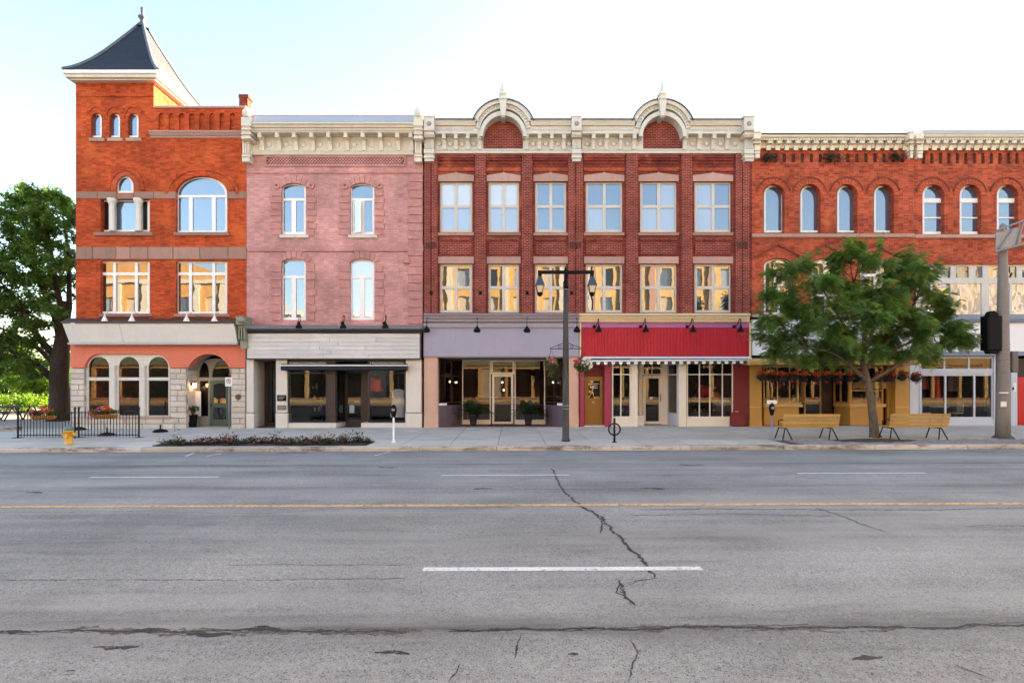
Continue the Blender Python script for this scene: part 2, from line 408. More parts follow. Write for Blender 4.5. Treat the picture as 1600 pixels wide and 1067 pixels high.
def asphalt(name):
    m, nt, p = new_mat(name); pos = position(nt)
    fine = noise(nt, pos, 115, 2, .7); mid = noise(nt, pos, 20, 4, .75); big = noise(nt, pos, .45, 5, .65)
    band = noise(nt, scaled(nt, pos, (.06, 1.1, 1)), 1.0, 5, .65)
    blot = noise(nt, scaled(nt, pos, (.5, 2.2, 1)), 1.0, 6, .7)
    c = mixc(nt, ramp(nt, fine, [(.36, 0.0), (.66, 1.0)]), (.195, .195, .193), (.44, .434, .415))
    v = nt.nodes.new('ShaderNodeTexVoronoi'); v.inputs['Scale'].default_value = 95; L(nt, pos, v.inputs['Vector'])
    sp = nt.nodes.new('ShaderNodeSeparateColor'); L(nt, v.outputs['Color'], sp.inputs[0])
    c = mixc(nt, ramp(nt, sp.outputs[0], [(.78, 0.0), (.95, .75)]), c, (.38, .37, .35))
    c = mixc(nt, ramp(nt, sp.outputs[1], [(.85, 0.0), (.97, .75)]), c, (.045, .045, .05))
    c = mixc(nt, 1.0, c, ramp(nt, mid, [(.25, .70), (.7, 1.12)]), 'MULTIPLY')
    c = mixc(nt, 1.0, c, ramp(nt, big, [(.3, .70), (.7, 1.14)]), 'MULTIPLY')
    c = mixc(nt, 1.0, c, ramp(nt, band, [(.3, .76), (.65, 1.08)]), 'MULTIPLY')
    c = mixc(nt, ramp(nt, blot, [(.58, 0.0), (.78, .6)]), c, (.07, .068, .066))
    sp_ = nt.nodes.new('ShaderNodeSeparateXYZ'); L(nt, pos, sp_.inputs[0]); wob = noise(nt, scaled(nt, pos, (.25, .25, 1)), 1.0, 4, .6)
    drip = noise(nt, scaled(nt, pos, (.35, 3.0, 1)), 1.0, 6, .75)
    for yc, wd, amt in ((-11.45, .34, .8), (-14.85, .45, .6), (-9.0, .9, .22), (-18.0, .9, .32), (-21.05, .45, .75), (-12.6, .35, .3), (-8.15, .25, .65)):    # oil drip lines, tyre tracks, gutter dirt
        d = math_(nt, 'ABSOLUTE', math_(nt, 'ADD', math_(nt, 'SUBTRACT', sp_.outputs[1], yc), math_(nt, 'MULTIPLY', math_(nt, 'SUBTRACT', wob, .5), .5)))
        k = nt.nodes.new('ShaderNodeMapRange'); k.interpolation_type = 'SMOOTHSTEP'; L(nt, d, k.inputs[0]); k.inputs[1].default_value = 0; k.inputs[2].default_value = wd; k.inputs[3].default_value = amt; k.inputs[4].default_value = 0
        c = mixc(nt, math_(nt, 'MULTIPLY', k.outputs[0], ramp(nt, drip, [(.35, .15), (.62, 1.0)])), c, (.075, .072, .070))
    pol = noise(nt, scaled(nt, pos, (.10, .9, 1)), 1.3, 5, .7)
    c = mixc(nt, ramp(nt, pol, [(.48, 0.0), (.68, .6)]), c, (.34, .325, .30))
    L(nt, c, p.inputs['Base Color']); p.inputs['Roughness'].default_value = .82; p.inputs['Specular IOR Level'].default_value = .35
    L(nt, bump(nt, math_(nt, 'ADD', fine, math_(nt, 'MULTIPLY', sp.outputs[0], .6)), .9, .008), p.inputs['Normal'])
    return m
def concrete(name, col, rnd=.12, stain=None, amt=.55):
    m, nt, p = new_mat(name); pos = position(nt)
    n1 = noise(nt, pos, 1.1, 6, .7); n2 = noise(nt, pos, 14, 4, .7); n3 = noise(nt, pos, 90, 2, .6); n4 = noise(nt, scaled(nt, pos, (.8, 1.6, 3)), 1.0, 6, .75)
    c = mixc(nt, 1.0, col, ramp(nt, n1, [(.3, .80), (.7, 1.05)]), 'MULTIPLY')
    c = mixc(nt, 1.0, c, ramp(nt, n2, [(.3, .84), (.7, 1.05)]), 'MULTIPLY')
    c = mixc(nt, 1.0, c, ramp(nt, n3, [(.3, .85), (.7, 1.08)]), 'MULTIPLY')
    c = mixc(nt, ramp(nt, n4, [(.50 if amt < .8 else .48, 0.0), (.72 if amt < .8 else .62, amt)]), c, stain or (col[0]*.55, col[1]*.52, col[2]*.5))
    oi = nt.nodes.new('ShaderNodeObjectInfo')
    c = mixc(nt, 1.0, c, ramp(nt, oi.outputs['Random'], [(0, 1 - rnd), (1, 1.0)]), 'MULTIPLY')
    L(nt, c, p.inputs['Base Color']); p.inputs['Roughness'].default_value = .9; p.inputs['Specular IOR Level'].default_value = .25
    L(nt, bump(nt, n2, .3, .01), p.inputs['Normal'])
    return m
M['asphalt'] = asphalt('worn_asphalt')
M['slab'] = concrete('pavement_concrete', (.60, .55, .48))
M['slab2'] = concrete('pale_edge_concrete', (.66, .61, .53), .15)
M['kerb'] = concrete('stained_kerb_concrete', (.58, .52, .44), .25, stain=(.13, .08, .055), amt=.9)
M['joint'] = paint('dark_joint_grit', (.10, .095, .09), .95, .3, .2)
M['cobble'] = concrete('grey_cobble', (.30, .29, .28), .3)
M['soil'] = paint('dark_soil', (.035, .025, .02), .95, .4, .2, bmp=.8)
M['mulch'] = paint('brown_mulch', (.10, .06, .042), .95, .45, .2, bmp=.9)
M['crack'] = worn('tarry_crack', (.035, .033, .032), .47, 16)
M['crackb'] = worn('gritty_crack_edge', (.085, .070, .056), .36, 9, (.13, .10, .075), stretch=(.35, 1, 1))
M['wline'] = worn('worn_white_road_paint', (.72, .72, .70), .50, 18, (.60, .60, .59), .7)
M['yline'] = worn('worn_yellow_road_paint', (.74, .42, .14), .46, 14, (.60, .36, .15), .7)
M['grass'] = paint('park_grass', (.07, .13, .02), .9, .4, .2, bmp=.8)
M['plaza'] = concrete('plaza_paving', (.40, .37, .33))

g = MB(); g.add([(-900, -900, -.45), (900, -900, -.45), (900, 900, -.45), (-900, 900, -.45)], [(0, 1, 2, 3)])
struct(g.build('ground', M['grass']))
r = MB(); n = 28
ys = [KY + .02 - (2*RH) * i / n for i in range(n + 1)]
vs = []; fs = []
for i, y in enumerate(ys):
    for x in (-120, -40, -20, 0, 20, 40, 120): vs.append((x, y, zr(y, x)))
for i in range(n):
    for k in range(6): fs.append((i*7+k, (i+1)*7+k, (i+1)*7+k+1, i*7+k+1))
r.add(vs, fs, True); road = struct(r.build('road', M['asphalt']))

def ribbon(path, half, zoff, jit=0.0, rnd=None, step=.12):       # path of (x,y); flat irregular strip on the road
    rnd = rnd or random
    pts = []
    for a, b in zip(path[:-1], path[1:]):
        d = math.hypot(b[0]-a[0], b[1]-a[1]); k = max(1, int(d / step))
        for i in range(k): t = i / k; pts.append((a[0] + (b[0]-a[0])*t, a[1] + (b[1]-a[1])*t))
    pts.append(path[-1])
    vs = []; m = MB(); w = half; off = 0.0
    for i, p in enumerate(pts):
        q = pts[min(i+1, len(pts)-1)]; o = pts[max(i-1, 0)]
        dx, dy = q[0]-o[0], q[1]-o[1]; l = math.hypot(dx, dy) or 1; nx, ny = -dy/l, dx/l
        off = off*.7 + rnd.uniform(-jit, jit); e = min(i, len(pts)-1-i)
        ww = half * (rnd.uniform(.45, 1.35) if jit else 1) * (min(1, .25 + e*.25) if jit else 1)
        for s_ in (-1, 1):
            x, y = p[0] + nx*(off + s_*ww), p[1] + ny*(off + s_*ww); vs.append((x, y, zr(y, x) + zoff))
    m.add(vs, [(2*i, 2*i+1, 2*i+3, 2*i+2) for i in range(len(pts)-1)])
    for f in m.f: pass
    return m
def up(m):                                   # make all faces point up
    out = []
    for f in m.f:
        a, b, c = (Vector(m.v[i]) for i in f[:3])
        out.append(f if (b-a).cross(c-a).z > 0 else f[::-1])
    m.f = out; return m
def mark(px0, px1, py, wid, mat, name):
    y = ry(py); up(ribbon([(rx(px0, y), y), (rx(px1, y), y)], wid/2, .004, step=.5)).build(name, mat, road)
yl = ry(790.5)
for k, (pa, pb) in enumerate(((140, 342), (690, 890), (1246, 1446))): mark(pa, pb, 743.5 - k*1.2, .11, M['wline'], 'lane_dash')
mark(-420, -70, 743, .11, M['wline'], 'lane_dash'); mark(1800, 2010, 742, .11, M['wline'], 'lane_dash')
mark(661, 1096, 889, .12, M['wline'], 'lane_dash')
for dy in (0.0,):
    up(ribbon([(-70, yl + dy + .06), (70, yl + dy + .06)], .07 if dy == 0 else .03, .004, step=.5)).build('centre_line', M['yline'], road)
rc = random.Random(3)
def crack(pts, half, jit, name='crack', mat='crack', zoff=.003):
    P = [(rx(a, ry(b)), ry(b)) for a, b in pts]
    up(ribbon(P, half*1.15, zoff, jit*.7, rc, .035)).build(name, M[mat], road)
    if half < .025 and mat == 'crack' and rc.random() < .6: up(ribbon([(a + rc.uniform(-.05, .05), b + rc.uniform(-.04, .04)) for a, b in P], half*.4, zoff - .001, jit, rc, .05)).build('crack', M[mat], road)
crack([(862, 732), (868, 745), (880, 768), (895, 781), (915, 795), (940, 808), (955, 828), (975, 846), (990, 862), (1010, 882), (1020, 895), (1026, 903)], .018, .03)
crack([(902, 790), (925, 798), (940, 812), (942, 824), (936, 834)], .010, .02)
crack([(968, 908), (972, 925), (982, 935), (988, 946)], .020, .02)
crack([(1026, 903), (1000, 908), (985, 915)], .008, .02)
crack([(985, 1000), (996, 1018), (988, 1040), (982, 1067)], .006, .01)
crack([(1270, 795), (1310, 806), (1345, 820), (1390, 834)], .008, .03)
crack([(720, 1035), (712, 1050), (700, 1067)], .006, .01)
crack([(815, 990), (808, 1010), (803, 1030)], .006, .01)
crack([(1490, 1040), (1520, 1052), (1550, 1064)], .006, .01)
crack([(-200, 798), (225, 797), (330, 800), (420, 800), (560, 793), (800, 793)], .006, .02)
crack([(1000, 797), (1100, 796), (1300, 798), (1460, 799), (1600, 796), (1900, 797)], .010, .03)
crack([(980, 806), (1150, 804), (1300, 808)], .006, .03); crack([(1500, 824), (1650, 824), (1900, 826)], .008, .03)
crack([(-100, 904), (120, 903), (420, 905), (640, 903)], .004, .015); crack([(350, 881), (640, 882)], .004, .015)
crack([(500, 729), (900, 730), (1300, 729), (1700, 730)], .010, .03); crack([(-300, 728), (120, 729), (300, 727), (480, 730)], .010, .03)
crack([(800, 764), (900, 765), (1050, 763)], .012, .03)
crack([(700, 985), (905, 983), (1000, 983), (1100, 979), (1225, 982), (1320, 981), (1440, 983), (1500, 984), (1530, 979), (1700, 982)], .014, .022)
crack([(985, 984), (1060, 981), (1180, 982), (1300, 984), (1400, 985)], .045, .02, 'broken_seam', 'crackb', .002)
crack([(-100, 983), (60, 984), (180, 985), (310, 984), (420, 983), (520, 986), (640, 984)], .010, .025)
crack([(100, 981), (300, 986), (520, 986), (660, 984)], .050, .03, 'broken_seam', 'crackb', .002)
for a, b, py, h in ((0, 50, 983, .03), (205, 265, 982, .025), (290, 372, 989, .035), (380, 440, 982, .03), (450, 470, 984, .02), (480, 518, 986, .04), (585, 640, 1019, .035),
                    (145, 215, 1009, .03), (100, 120, 1047, .012), (880, 910, 984, .03), (887, 903, 1022, .03), (905, 940, 980, .025), (1330, 1380, 1031, .03),
                    (40, 68, 767, .05), (1000, 1040, 764, .06), (740, 770, 764, .06), (590, 622, 729, .06), (430, 480, 707.5, .07), (1060, 1100, 727, .06), (762, 790, 983, .03), (700, 740, 983, .02)):
    crack([(a, py), ((a+b)/2, py + rc.uniform(-1.5, 1.5)), (b, py + rc.uniform(-2, 2))], h, .02, 'tar_patch', 'crack')
mark(283, 305, 709, .03, M['wline'], 'parking_tick'); 
for (a, b), (c, d) in (((290, 711), (303, 706)), ((322, 711), (345, 707)), ((585, 711), (610, 705))):
    P = [(rx(a, ry(b)), ry(b)), (rx(c, ry(d)), ry(d))]; up(ribbon(P, .035, .004)).build('parking_tick', M['wline'], road)

# kerb of separate stones
kb = MB(); kb.add([(x, y, z + SX*x) for x in (-120, 120) for y in (KY + .05, KY + .24) for z in (-.6, gz(KY) - .03)], [(0, 4, 5, 1), (1, 5, 7, 3), (3, 7, 6, 2)]); kerb = struct(kb.build('kerb', M['joint']))
kj = [-420, -280, -140, -40, 78, 220, 362, 421, 480, 534, 655, 776, 921, 1063, 1080, 1225, 1368, 1512, 1655, 1800, 1940]
sk = (CY + KY) / F
for a, b in zip(kj[:-1], kj[1:]):
    x0, x1 = (a - CX)*sk + .008, (b - CX)*sk - .008; m = MB(); zt = gz(KY, (x0+x1)/2) + rc.uniform(-.006, .006); yo = rc.uniform(-.008, .008)
    m.add([(x0, KY+yo, -.36), (x1, KY+yo, -.36), (x1, KY+yo+.012, zt-.045), (x0, KY+yo+.012, zt-.045), (x1, KY+yo+.05, zt), (x0, KY+yo+.05, zt),
           (x1, KY+.25, zt+.004), (x0, KY+.25, zt+.004), (x1, KY+.25, -.36), (x0, KY+.25, -.36)],
          [(0,1,2,3),(3,2,4,5),(5,4,6,7),(7,6,8,9),(0,3,5,7,9),(1,8,6,4,2)])
    m.build('kerb_stone', M['kerb'], kerb)
# pavement: bed and slabs
pv = MB(); y0, y1 = KY + .24, 0.0
pv.add([(-60, y0, gz(y0) - .022), (60, y0, gz(y0) - .022), (60, y1, gz(0) - .022), (-60, y1, gz(0) - .022)], [(0, 1, 2, 3)])
pv.v = [(a, b, c + SX*a) for a, b, c in pv.v]
pave = struct(pv.build('pavement', M['joint']))
def slab_mesh(wx, dy, t=.05, c=.012):
    m = MB(); h = wx/2
    z = lambda y: gz(y)
    m.add([(-h, 0, -t), (h, 0, -t), (h, dy, -t), (-h, dy, -t), (-h, 0, -c), (h, 0, -c), (h, dy, -c), (-h, dy, -c),
           (-h+c, c, 0), (h-c, c, 0), (h-c, dy-c, 0), (-h+c, dy-c, 0)],
          [(8,9,10,11),(4,5,9,8),(5,6,10,9),(6,7,11,10),(7,4,8,11),(0,1,5,4),(1,2,6,5),(2,3,7,6),(3,0,4,7)])
    return m.mesh(name='paving_slab')
rows = [(-2.02, 2.0), (-4.04, 2.01), (-5.98, 1.93)]
sm = [slab_mesh(1.488, d) for _, d in rows]; em = slab_mesh(1.488, 1.62)
tilt = (math.atan(.003), -math.atan(SX), 0)
for i in range(-16, 17):
    xc = -.44 + .75 + i * 1.5
    for (yy, d), me in zip(rows, sm): piece('paving_slab', me, M['slab'], pave, (xc, yy, gz(yy, xc) + rc.uniform(-.002, .002)), tilt)
    px = CX + xc * F / (CY - 6.8)
    if not (px > 1228) and True: piece('edge_slab', em, M['slab2'], pave, (xc, KY + .25, gz(KY + .25, xc)), tilt)
# cobbled strip with tree pit on the right
cb = MB(); cxr = (9.0, 22.5); yy = KY + .26
while yy < -6.05:
    x = cxr[0] + rc.uniform(0, .1)
    while x < cxr[1]:
        wd = rc.uniform(.14, .2); z = gz(yy, x) + rc.uniform(-.008, .01)
        dcx = (x + wd/2 - 11.8) / 1.3; dcy = (yy + .05 + 6.45) / .46
        if dcx*dcx + dcy*dcy > 1: cb.cbox(x, x + wd - .015, yy, yy + .115, z - .06, z, .012)
        x += wd
    yy += .13
cb.build('cobble_strip', M['cobble'], pave, kind='stuff')
mp = MB(); ring = [(11.8 + (1.38 + .12*math.sin(i*2.3))*math.cos(2*math.pi*i/28), -6.45 + (.5 + .05*math.sin(i*1.7))*math.sin(2*math.pi*i/28)) for i in range(28)]
mp.add([(x, y, gz(y, x) + .004) for x, y in ring] + [(11.9, -6.35, gz(-6.2, 11.8) + .07)], [(i, (i+1) % 28, 28) for i in range(28)], True)
up(mp).build('mulch_bed', M['mulch'], pave)
# planting bed near the kerb
bx0, bx1 = (255 - CX) * (CY - 6.9) / F, (578 - CX) * (CY - 6.9) / F
sb = MB(); sb.box(bx0 - .02, bx1 + .02, -7.45, -6.35, -.3, gz(-7) + .03); sb.v = [(a, b, c + SX*a) for a, b, c in sb.v]
sb.build('soil_bed', M['soil'], pave)
# paved square beside the tower and the far pavement behind the camera
pz = MB(); pz.add([(-120, .0, gz(0, -120) - .004), (-18.9, .0, gz(0, -18.9) - .004), (-18.9, 24, gz(0, -18.9) - .004), (-120, 24, gz(0, -120) - .004)], [(0, 1, 2, 3)]); struct(pz.build('square_paving', M['plaza']))
fp = MB(); fp.box(-120, 120, -33.2, 2*RC - KY - .1, -.6, -.13); struct(fp.build('far_pavement', M['slab']))
bf = MB(); bf.add([(-18.9, 0, gz(0, -18.9) - .02), (60, 0, gz(0, 60) - .02), (60, 16, gz(0, 60) - .02), (-18.9, 16, gz(0, -18.9) - .02)], [(0, 1, 2, 3)]); struct(bf.build('building_ground', M['joint']))
# ------------------------------------------------------------------ facade builders
def wall(parent, outer, holes, mat, y0=0.0, y1=.32, name='wall'):
    return MB().pprism(outer, y0, y1, holes).build(name, mat, parent)
def window(parent, outer, holes, fm, gm, y=.14, depth=.07, name='window', gy_=.045):
    w_ = MB().pprism(outer, y, y + depth, holes).build(name, fm, parent)
    for i, h in enumerate(holes):
        m = MB(); yy = y + gy_
        pts = [(X(p[0], y), Z(p[1], y)) for p in h]
        tr = tessellate_polygon([[Vector((a, b, 0)) for a, b in pts]])
        fr = []
        for t in tr:
            a, b, c = (pts[k] for k in t)
            fr.append(t if (b[0]-a[0])*(c[1]-a[1]) - (b[1]-a[1])*(c[0]-a[0]) > 0 else (t[0], t[2], t[1]))
        m.add([(a, yy, b) for a, b in pts], fr)
        m.build('pane', gm(i) if callable(gm) else gm, w_)
    return w_
def grid(px0, px1, py0, py1, cols, rows, f=3, b=2.4):      # pane rectangles of a rectangular sash
    xs = [px0 + f] + [v for c in cols for v in (c - b/2, c + b/2)] + [px1 - f]
    ys = [py0 + f] + [v for c in rows for v in (c - b/2, c + b/2)] + [py1 - f]
    return [rect(xs[2*i], xs[2*i+1], ys[2*j], ys[2*j+1]) for j in range(len(rows)+1) for i in range(len(cols)+1)]
def rwin(parent, px0, px1, py0, py1, cols=(), rows=(), fm=None, gm=None, y=.14, f=3, b=2.4, name='window'):
    return window(parent, rect(px0-.6, px1+.6, py0-.6, py1+.6), grid(px0, px1, py0, py1, cols, rows, f, b), fm or M['winwhite'], gm or M['gl_up'], y, name=name)
def plan(m, pts, z0, z1):                                  # plan polygon (x,y) raised from z0 to z1
    n = len(pts)
    ar = sum(pts[i][0]*pts[(i+1)%n][1] - pts[(i+1)%n][0]*pts[i][1] for i in range(n))
    if ar < 0: pts = pts[::-1]
    m.add([(x, y, z0) for x, y in pts] + [(x, y, z1) for x, y in pts],
          [(i, (i+1)%n, n+(i+1)%n, n+i) for i in range(n)] + [tuple(range(n))[::-1], tuple(range(n, 2*n))])
    return m
def glazed(parent, A, B, z0, z1, fm, gm, bars=(), rails=(), t=.05, d=.06, name='shop_window'):   # glazed screen on a plan line
    ax, ay = A; bx, by = B; l = math.hypot(bx-ax, by-ay); ux, uy = (bx-ax)/l, (by-ay)/l; nx, ny = -uy, ux
    m = MB()
    def post(s0, s1, za, zb):
        plan(m, [(ax+ux*s0-nx*d/2, ay+uy*s0-ny*d/2), (ax+ux*s1-nx*d/2, ay+uy*s1-ny*d/2), (ax+ux*s1+nx*d/2, ay+uy*s1+ny*d/2), (ax+ux*s0+nx*d/2, ay+uy*s0+ny*d/2)], za, zb)
    post(0, t, z0, z1); post(l-t, l, z0, z1)
    for f in bars: post(l*f - t*.4, l*f + t*.4, z0+t, z1-t)
    post(t, l-t, z0, z0+t); post(t, l-t, z1-t, z1)
    ss = [t] + [v for f in bars for v in (l*f - t*.4, l*f + t*.4)] + [l-t]
    for zz in rails:
        for i in range(0, len(ss), 2): post(ss[i], ss[i+1], zz - t*.4, zz + t*.4)
    w_ = m.build(name, fm, parent)
    zs = [z0+t] + [v for q in sorted(rails) for v in (q - t*.4, q + t*.4)] + [z1-t]
    for i in range(0, len(ss), 2):
        for j in range(0, len(zs), 2):
            p = MB(); a, b = ss[i], ss[i+1]
            p.add([(ax+ux*a, ay+uy*a, zs[j]), (ax+ux*b, ay+uy*b, zs[j]), (ax+ux*b, ay+uy*b, zs[j+1]), (ax+ux*a, ay+uy*a, zs[j+1])], [(0, 1, 2, 3)])
            p.build('pane', gm, w_)
    return w_
def shell(b, px0, px1, pyroof, depth, m=None):  # unseen sides, back and roof, added to keep the sun out of the rooms
    x0, x1 = X(px0), X(px1); zt = Z(pyroof); m = m or M['party']
    MB().box(x0 + .003, x0 + .25, .33, depth, -.4, zt).build('side_wall', m, b)
    MB().box(x1 - .25, x1 - .003, .33, depth, -.4, zt).build('side_wall', m, b)
    MB().box(x0 + .26, x1 - .26, depth - .25, depth, -.4, zt).build('back_wall', m, b)
    MB().box(x0 + .005, x1 - .005, .34, depth - .005, zt + .003, zt + .15).build('roof', M['roofing'], b)
    MB().box(x0 + .26, x1 - .26, .34, depth - .26, 4.45, 4.6).build('upper_floor', M['inwall'], b)
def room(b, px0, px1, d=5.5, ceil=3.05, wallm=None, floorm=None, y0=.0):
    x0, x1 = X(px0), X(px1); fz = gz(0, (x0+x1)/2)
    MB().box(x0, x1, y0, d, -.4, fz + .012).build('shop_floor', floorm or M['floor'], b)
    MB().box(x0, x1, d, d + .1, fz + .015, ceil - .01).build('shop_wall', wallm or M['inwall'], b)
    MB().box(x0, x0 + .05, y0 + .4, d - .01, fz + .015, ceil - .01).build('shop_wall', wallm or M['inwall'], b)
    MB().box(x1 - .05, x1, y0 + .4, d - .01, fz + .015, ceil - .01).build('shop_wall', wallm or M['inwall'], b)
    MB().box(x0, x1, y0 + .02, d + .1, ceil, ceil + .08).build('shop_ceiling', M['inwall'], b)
def blocks(parent, px0, px1, py0, py1, mat, y=-.03, course=9.0, lo=12, hi=26, seed=1, name='stone_block', g=.5, back=.1, c=.018, rough=.015, clip=None):
    rr = random.Random(seed); n = max(1, round((py1 - py0) / course)); h = (py1 - py0) / n
    for j in range(n):
        a = px0
        while a < px1 - .5:
            b = a + rr.uniform(lo, hi)
            if px1 - b < lo*.6: b = px1
            if clip is None or clip((a+b)/2, py0 + (j+.5)*h):
                yy = y - rr.uniform(0, rough)
                MB().pbox(a + g, b - g, py0 + j*h + g, py0 + (j+1)*h - g, yy, back, c).build(name, mat, parent)
            a = b
def lathe_x(m, pxc, y, prof, n=14):                         # turned post, prof: (radius m, row) bottom to top
    x = X(pxc, y); m.lathe((x, y, 0), [(r_, Z(q, y)) for r_, q in prof], n); return m

# ================================================================== building A: orange brick with corner tower
A = thing('brick_building', 'orange red brick building with slate roofed corner tower and salmon ground floor', 'building', (X(250), 0, 0))
hA = []
small = [(142, 159), (170.5, 187.5), (199.5, 216.5)]
for a, b in small: hA.append(arch(a, b, 177, 186, 215))
hA.append(arch(181.5, 208.5, 275, 290, 301.5))
hA.append(rect(157, 234, 311, 362))
hA.append(arch(275, 355, 275.5, 303, 364, 20))
hA.append(rect(157, 234, 408, 490)); hA.append(rect(275, 355, 408, 490))
arc = [(246.5 + 15.9*i, 254.5 + 15.9*i) for i in range(9)][:8]
for a, b in arc: hA.append(arch(a+1, b+1.5, 177, 181, 203, 8))
wall(A, [(118.5, 505), (384.8, 505), (384.8, 168), (240, 168), (240, 112), (118.5, 112)], hA, M['brickA'])
MB().pbox(244, 384, 172, 210, .10, .12).build('blind_arcade_back', M['brickA'], A)
# tower side walls above the roof
xr, xl = X(240), X(118.5)
MB().box(xr - .3, xr, .33, 3.6, Z(172) - .6, Z(112)).build('tower_side_wall', M['brickA'], A)
MB().box(xl, xl + .3, .33, 3.6, Z(400), Z(112)).build('tower_side_wall', M['brickA'], A)
MB().box(xl + .31, xr - .31, 3.3, 3.6, Z(172) - .6, Z(112)).build('tower_back_wall', M['brickA'], A)
shell(A, 118.5, 384.8, 190, 12.5, M['brickA'])
# brick string courses, hoods, corbelling
def raised(parent, poly, mat, y=-.05, name='hood_mould'): return MB().pprism(poly, y, .02).build(name, mat, parent)
MB().sweep(118, 240.2, [(145, -.03), (147, -.06), (150, -.06), (152, -.02)]).build('string_course', M['brickA'], A)
MB().sweep(118, 240.2, [(124, -.02), (126, -.10), (131, -.06), (134, -.02)]).build('string_course', M['brickA'], A)
for k, (a, b) in enumerate(small):
    c = (a + b) / 2; raised(A, ringband(c, 186, 17.5-4, 23-4, 17.5-.6, 25-1, 30 if k else 0, 150 if k < 2 else 180, 16), M['brickA'], -.035)
for k, (a, b) in enumerate(small):
    window(A, arch(a-.5, b+.5, 176.5, 186, 215.5), [inset_arch(a, b, 177, 186, 215, 2.6)], M['winwhite'], M['gl_up'], .12)
    MB().pbox(a - 3.5, b + 3.5, 215.5, 220.5, -.08, .1, .01).build('window_sill', M['sand2'], A)
raised(A, ringband(195, 297, 24, 30, 29.5, 38), M['brickA'], -.06); raised(A, ringband(195, 297, 14.5, 22, 23.5, 29.4), M['brickD2'], -.02, 'arch_ring')
window(A, arch(181, 209, 274.5, 290, 302), [inset_arch(181.5, 208.5, 275, 290, 301.5, 3)], M['winwhite'], M['gl_up'], .10)
raised(A, ringband(315, 303, 52.5, 37, 58, 43), M['brickA'], -.06); raised(A, ringband(315, 303, 41, 28.5, 52, 36.6), M['brickA'], -.022, 'arch_ring')
# sandstone impost band and floor band in separate stones
for a, b in ((118, 152), (152, 181), (209, 240), (240, 274.5), (356, 384.8)): MB().pbox(a+.3, b-.3, 299.5, 310.5, -.05, .1, .012).build('band_stone', M['sand'], A)
MB().pbox(181.3, 208.7, 302.5, 311, -.03, .1, .012).build('band_stone', M['sand'], A)
for a, b in ((117.5, 144), (144, 181), (181, 203), (203, 231), (231, 270), (270, 312), (312, 356), (356, 384.8)): MB().pbox(a+.3, b-.3, 386, 405, -.06 - rc.uniform(0, .015), .1, .015).build('band_stone', M['sand'], A)
for a, b in ((146, 238), (271, 357)): MB().pbox(a, b, 362.6, 368, -.10, .2, .012).build('window_sill', M['sand'], A)
for a, b in ((154, 238), (271, 358)): MB().pbox(a, b, 490.3, 495, -.10, .2, .012).build('window_sill', M['sand'], A)
window(A, rect(156, 235, 310, 363), [rect(160.5, 170, 315, 359.5), rect(181, 213, 315, 359.5), rect(222.5, 230.5, 315, 359.5)], M['winwhite'], lambda i: (M['gl_dark'], M['gl_up'], M['gl_dark'])[i], .22)
for c in (175.5, 216.5):
    m = MB(); lathe_x(m, c, .06, [(.125, 362), (.135, 359), (.12, 357), (.125, 345), (.11, 324), (.13, 320), (.17, 317), (.20, 314), (.21, 311)]); m.build('column', M['sash'], A)
window(A, arch(274.5, 355.5, 275, 303, 364.5, 20),
       [[(278, 305)] + [(315 + 37*math.cos(R(180-180*i/18)), 305 - 26.5*math.sin(R(180-180*i/18))) for i in range(1, 18)] + [(352, 305)],
        rect(278.5, 295, 309, 361), rect(301, 331, 309, 361), rect(337, 352, 309, 361)], M['winwhite'], M['gl_up'], .14)
rwin(A, 157, 234, 408, 490, (179, 213), (428,), gm=M['gl_wavy'], b=4.6, f=3.2)
rwin(A, 275, 355, 408, 490, (297.5, 334), (428,), gm=M['gl_wavy'], b=4.6, f=3.2)
# parapet
MB().pbox(240.5, 384, 165.5, 168.5, -.06, .4).build('coping', M['sand2'], A)
MB().sweep(232, 378, [(204, -.16), (206, -.17), (209, -.12), (211, -.10), (213, -.05), (215.5, -.04)]).build('parapet_cornice', M['sand2'], A)
ch = MB(); ch.pbox(373.5, 387, 153, 190, .15, .55); ch.pbox(372.5, 388, 147.5, 153, .11, .59); ch.build('chimney', M['brickC'], A)
# tower roof: bell-cast pyramid
ex0, ex1, ey0, ey1 = X(97, -.5), X(245.5, -.5), -.5, 4.0
zc = Z(108.5, -.5); axx, axy, axz = (ex0 + ex1)/2, (ey0 + ey1)/2, 18.45
def rring(t, e=0.0):                                        # t 0 eave .. 1 apex
    k = 1 - t; kk = k * 1.0
    bell = [(0, 0), (.10, .035), (.22, .115), (.40, .28), (.60, .50), (.80, .735), (.97, .965)]
    return None
prof = [(1.0, 0.0), (.90, .055), (.80, .125), (.66, .245), (.50, .41), (.34, .595), (.18, .785), (.035, .965)]
rm = MB(); vs = []
hw, hd = (ex1-ex0)/2, (ey1-ey0)/2
for k, h in prof:
    z = zc + (axz - zc)*h; vs += [(axx-hw*k, axy-hd*k, z), (axx+hw*k, axy-hd*k, z), (axx+hw*k, axy+hd*k, z), (axx-hw*k, axy+hd*k, z)]
fs = [(4*i+j, 4*i+(j+1)%4, 4*i+4+(j+1)%4, 4*i+4+j) for i in range(len(prof)-1) for j in range(4)]
rm.add(vs, fs); roof = rm.build('tower_roof', M['slate'], A)
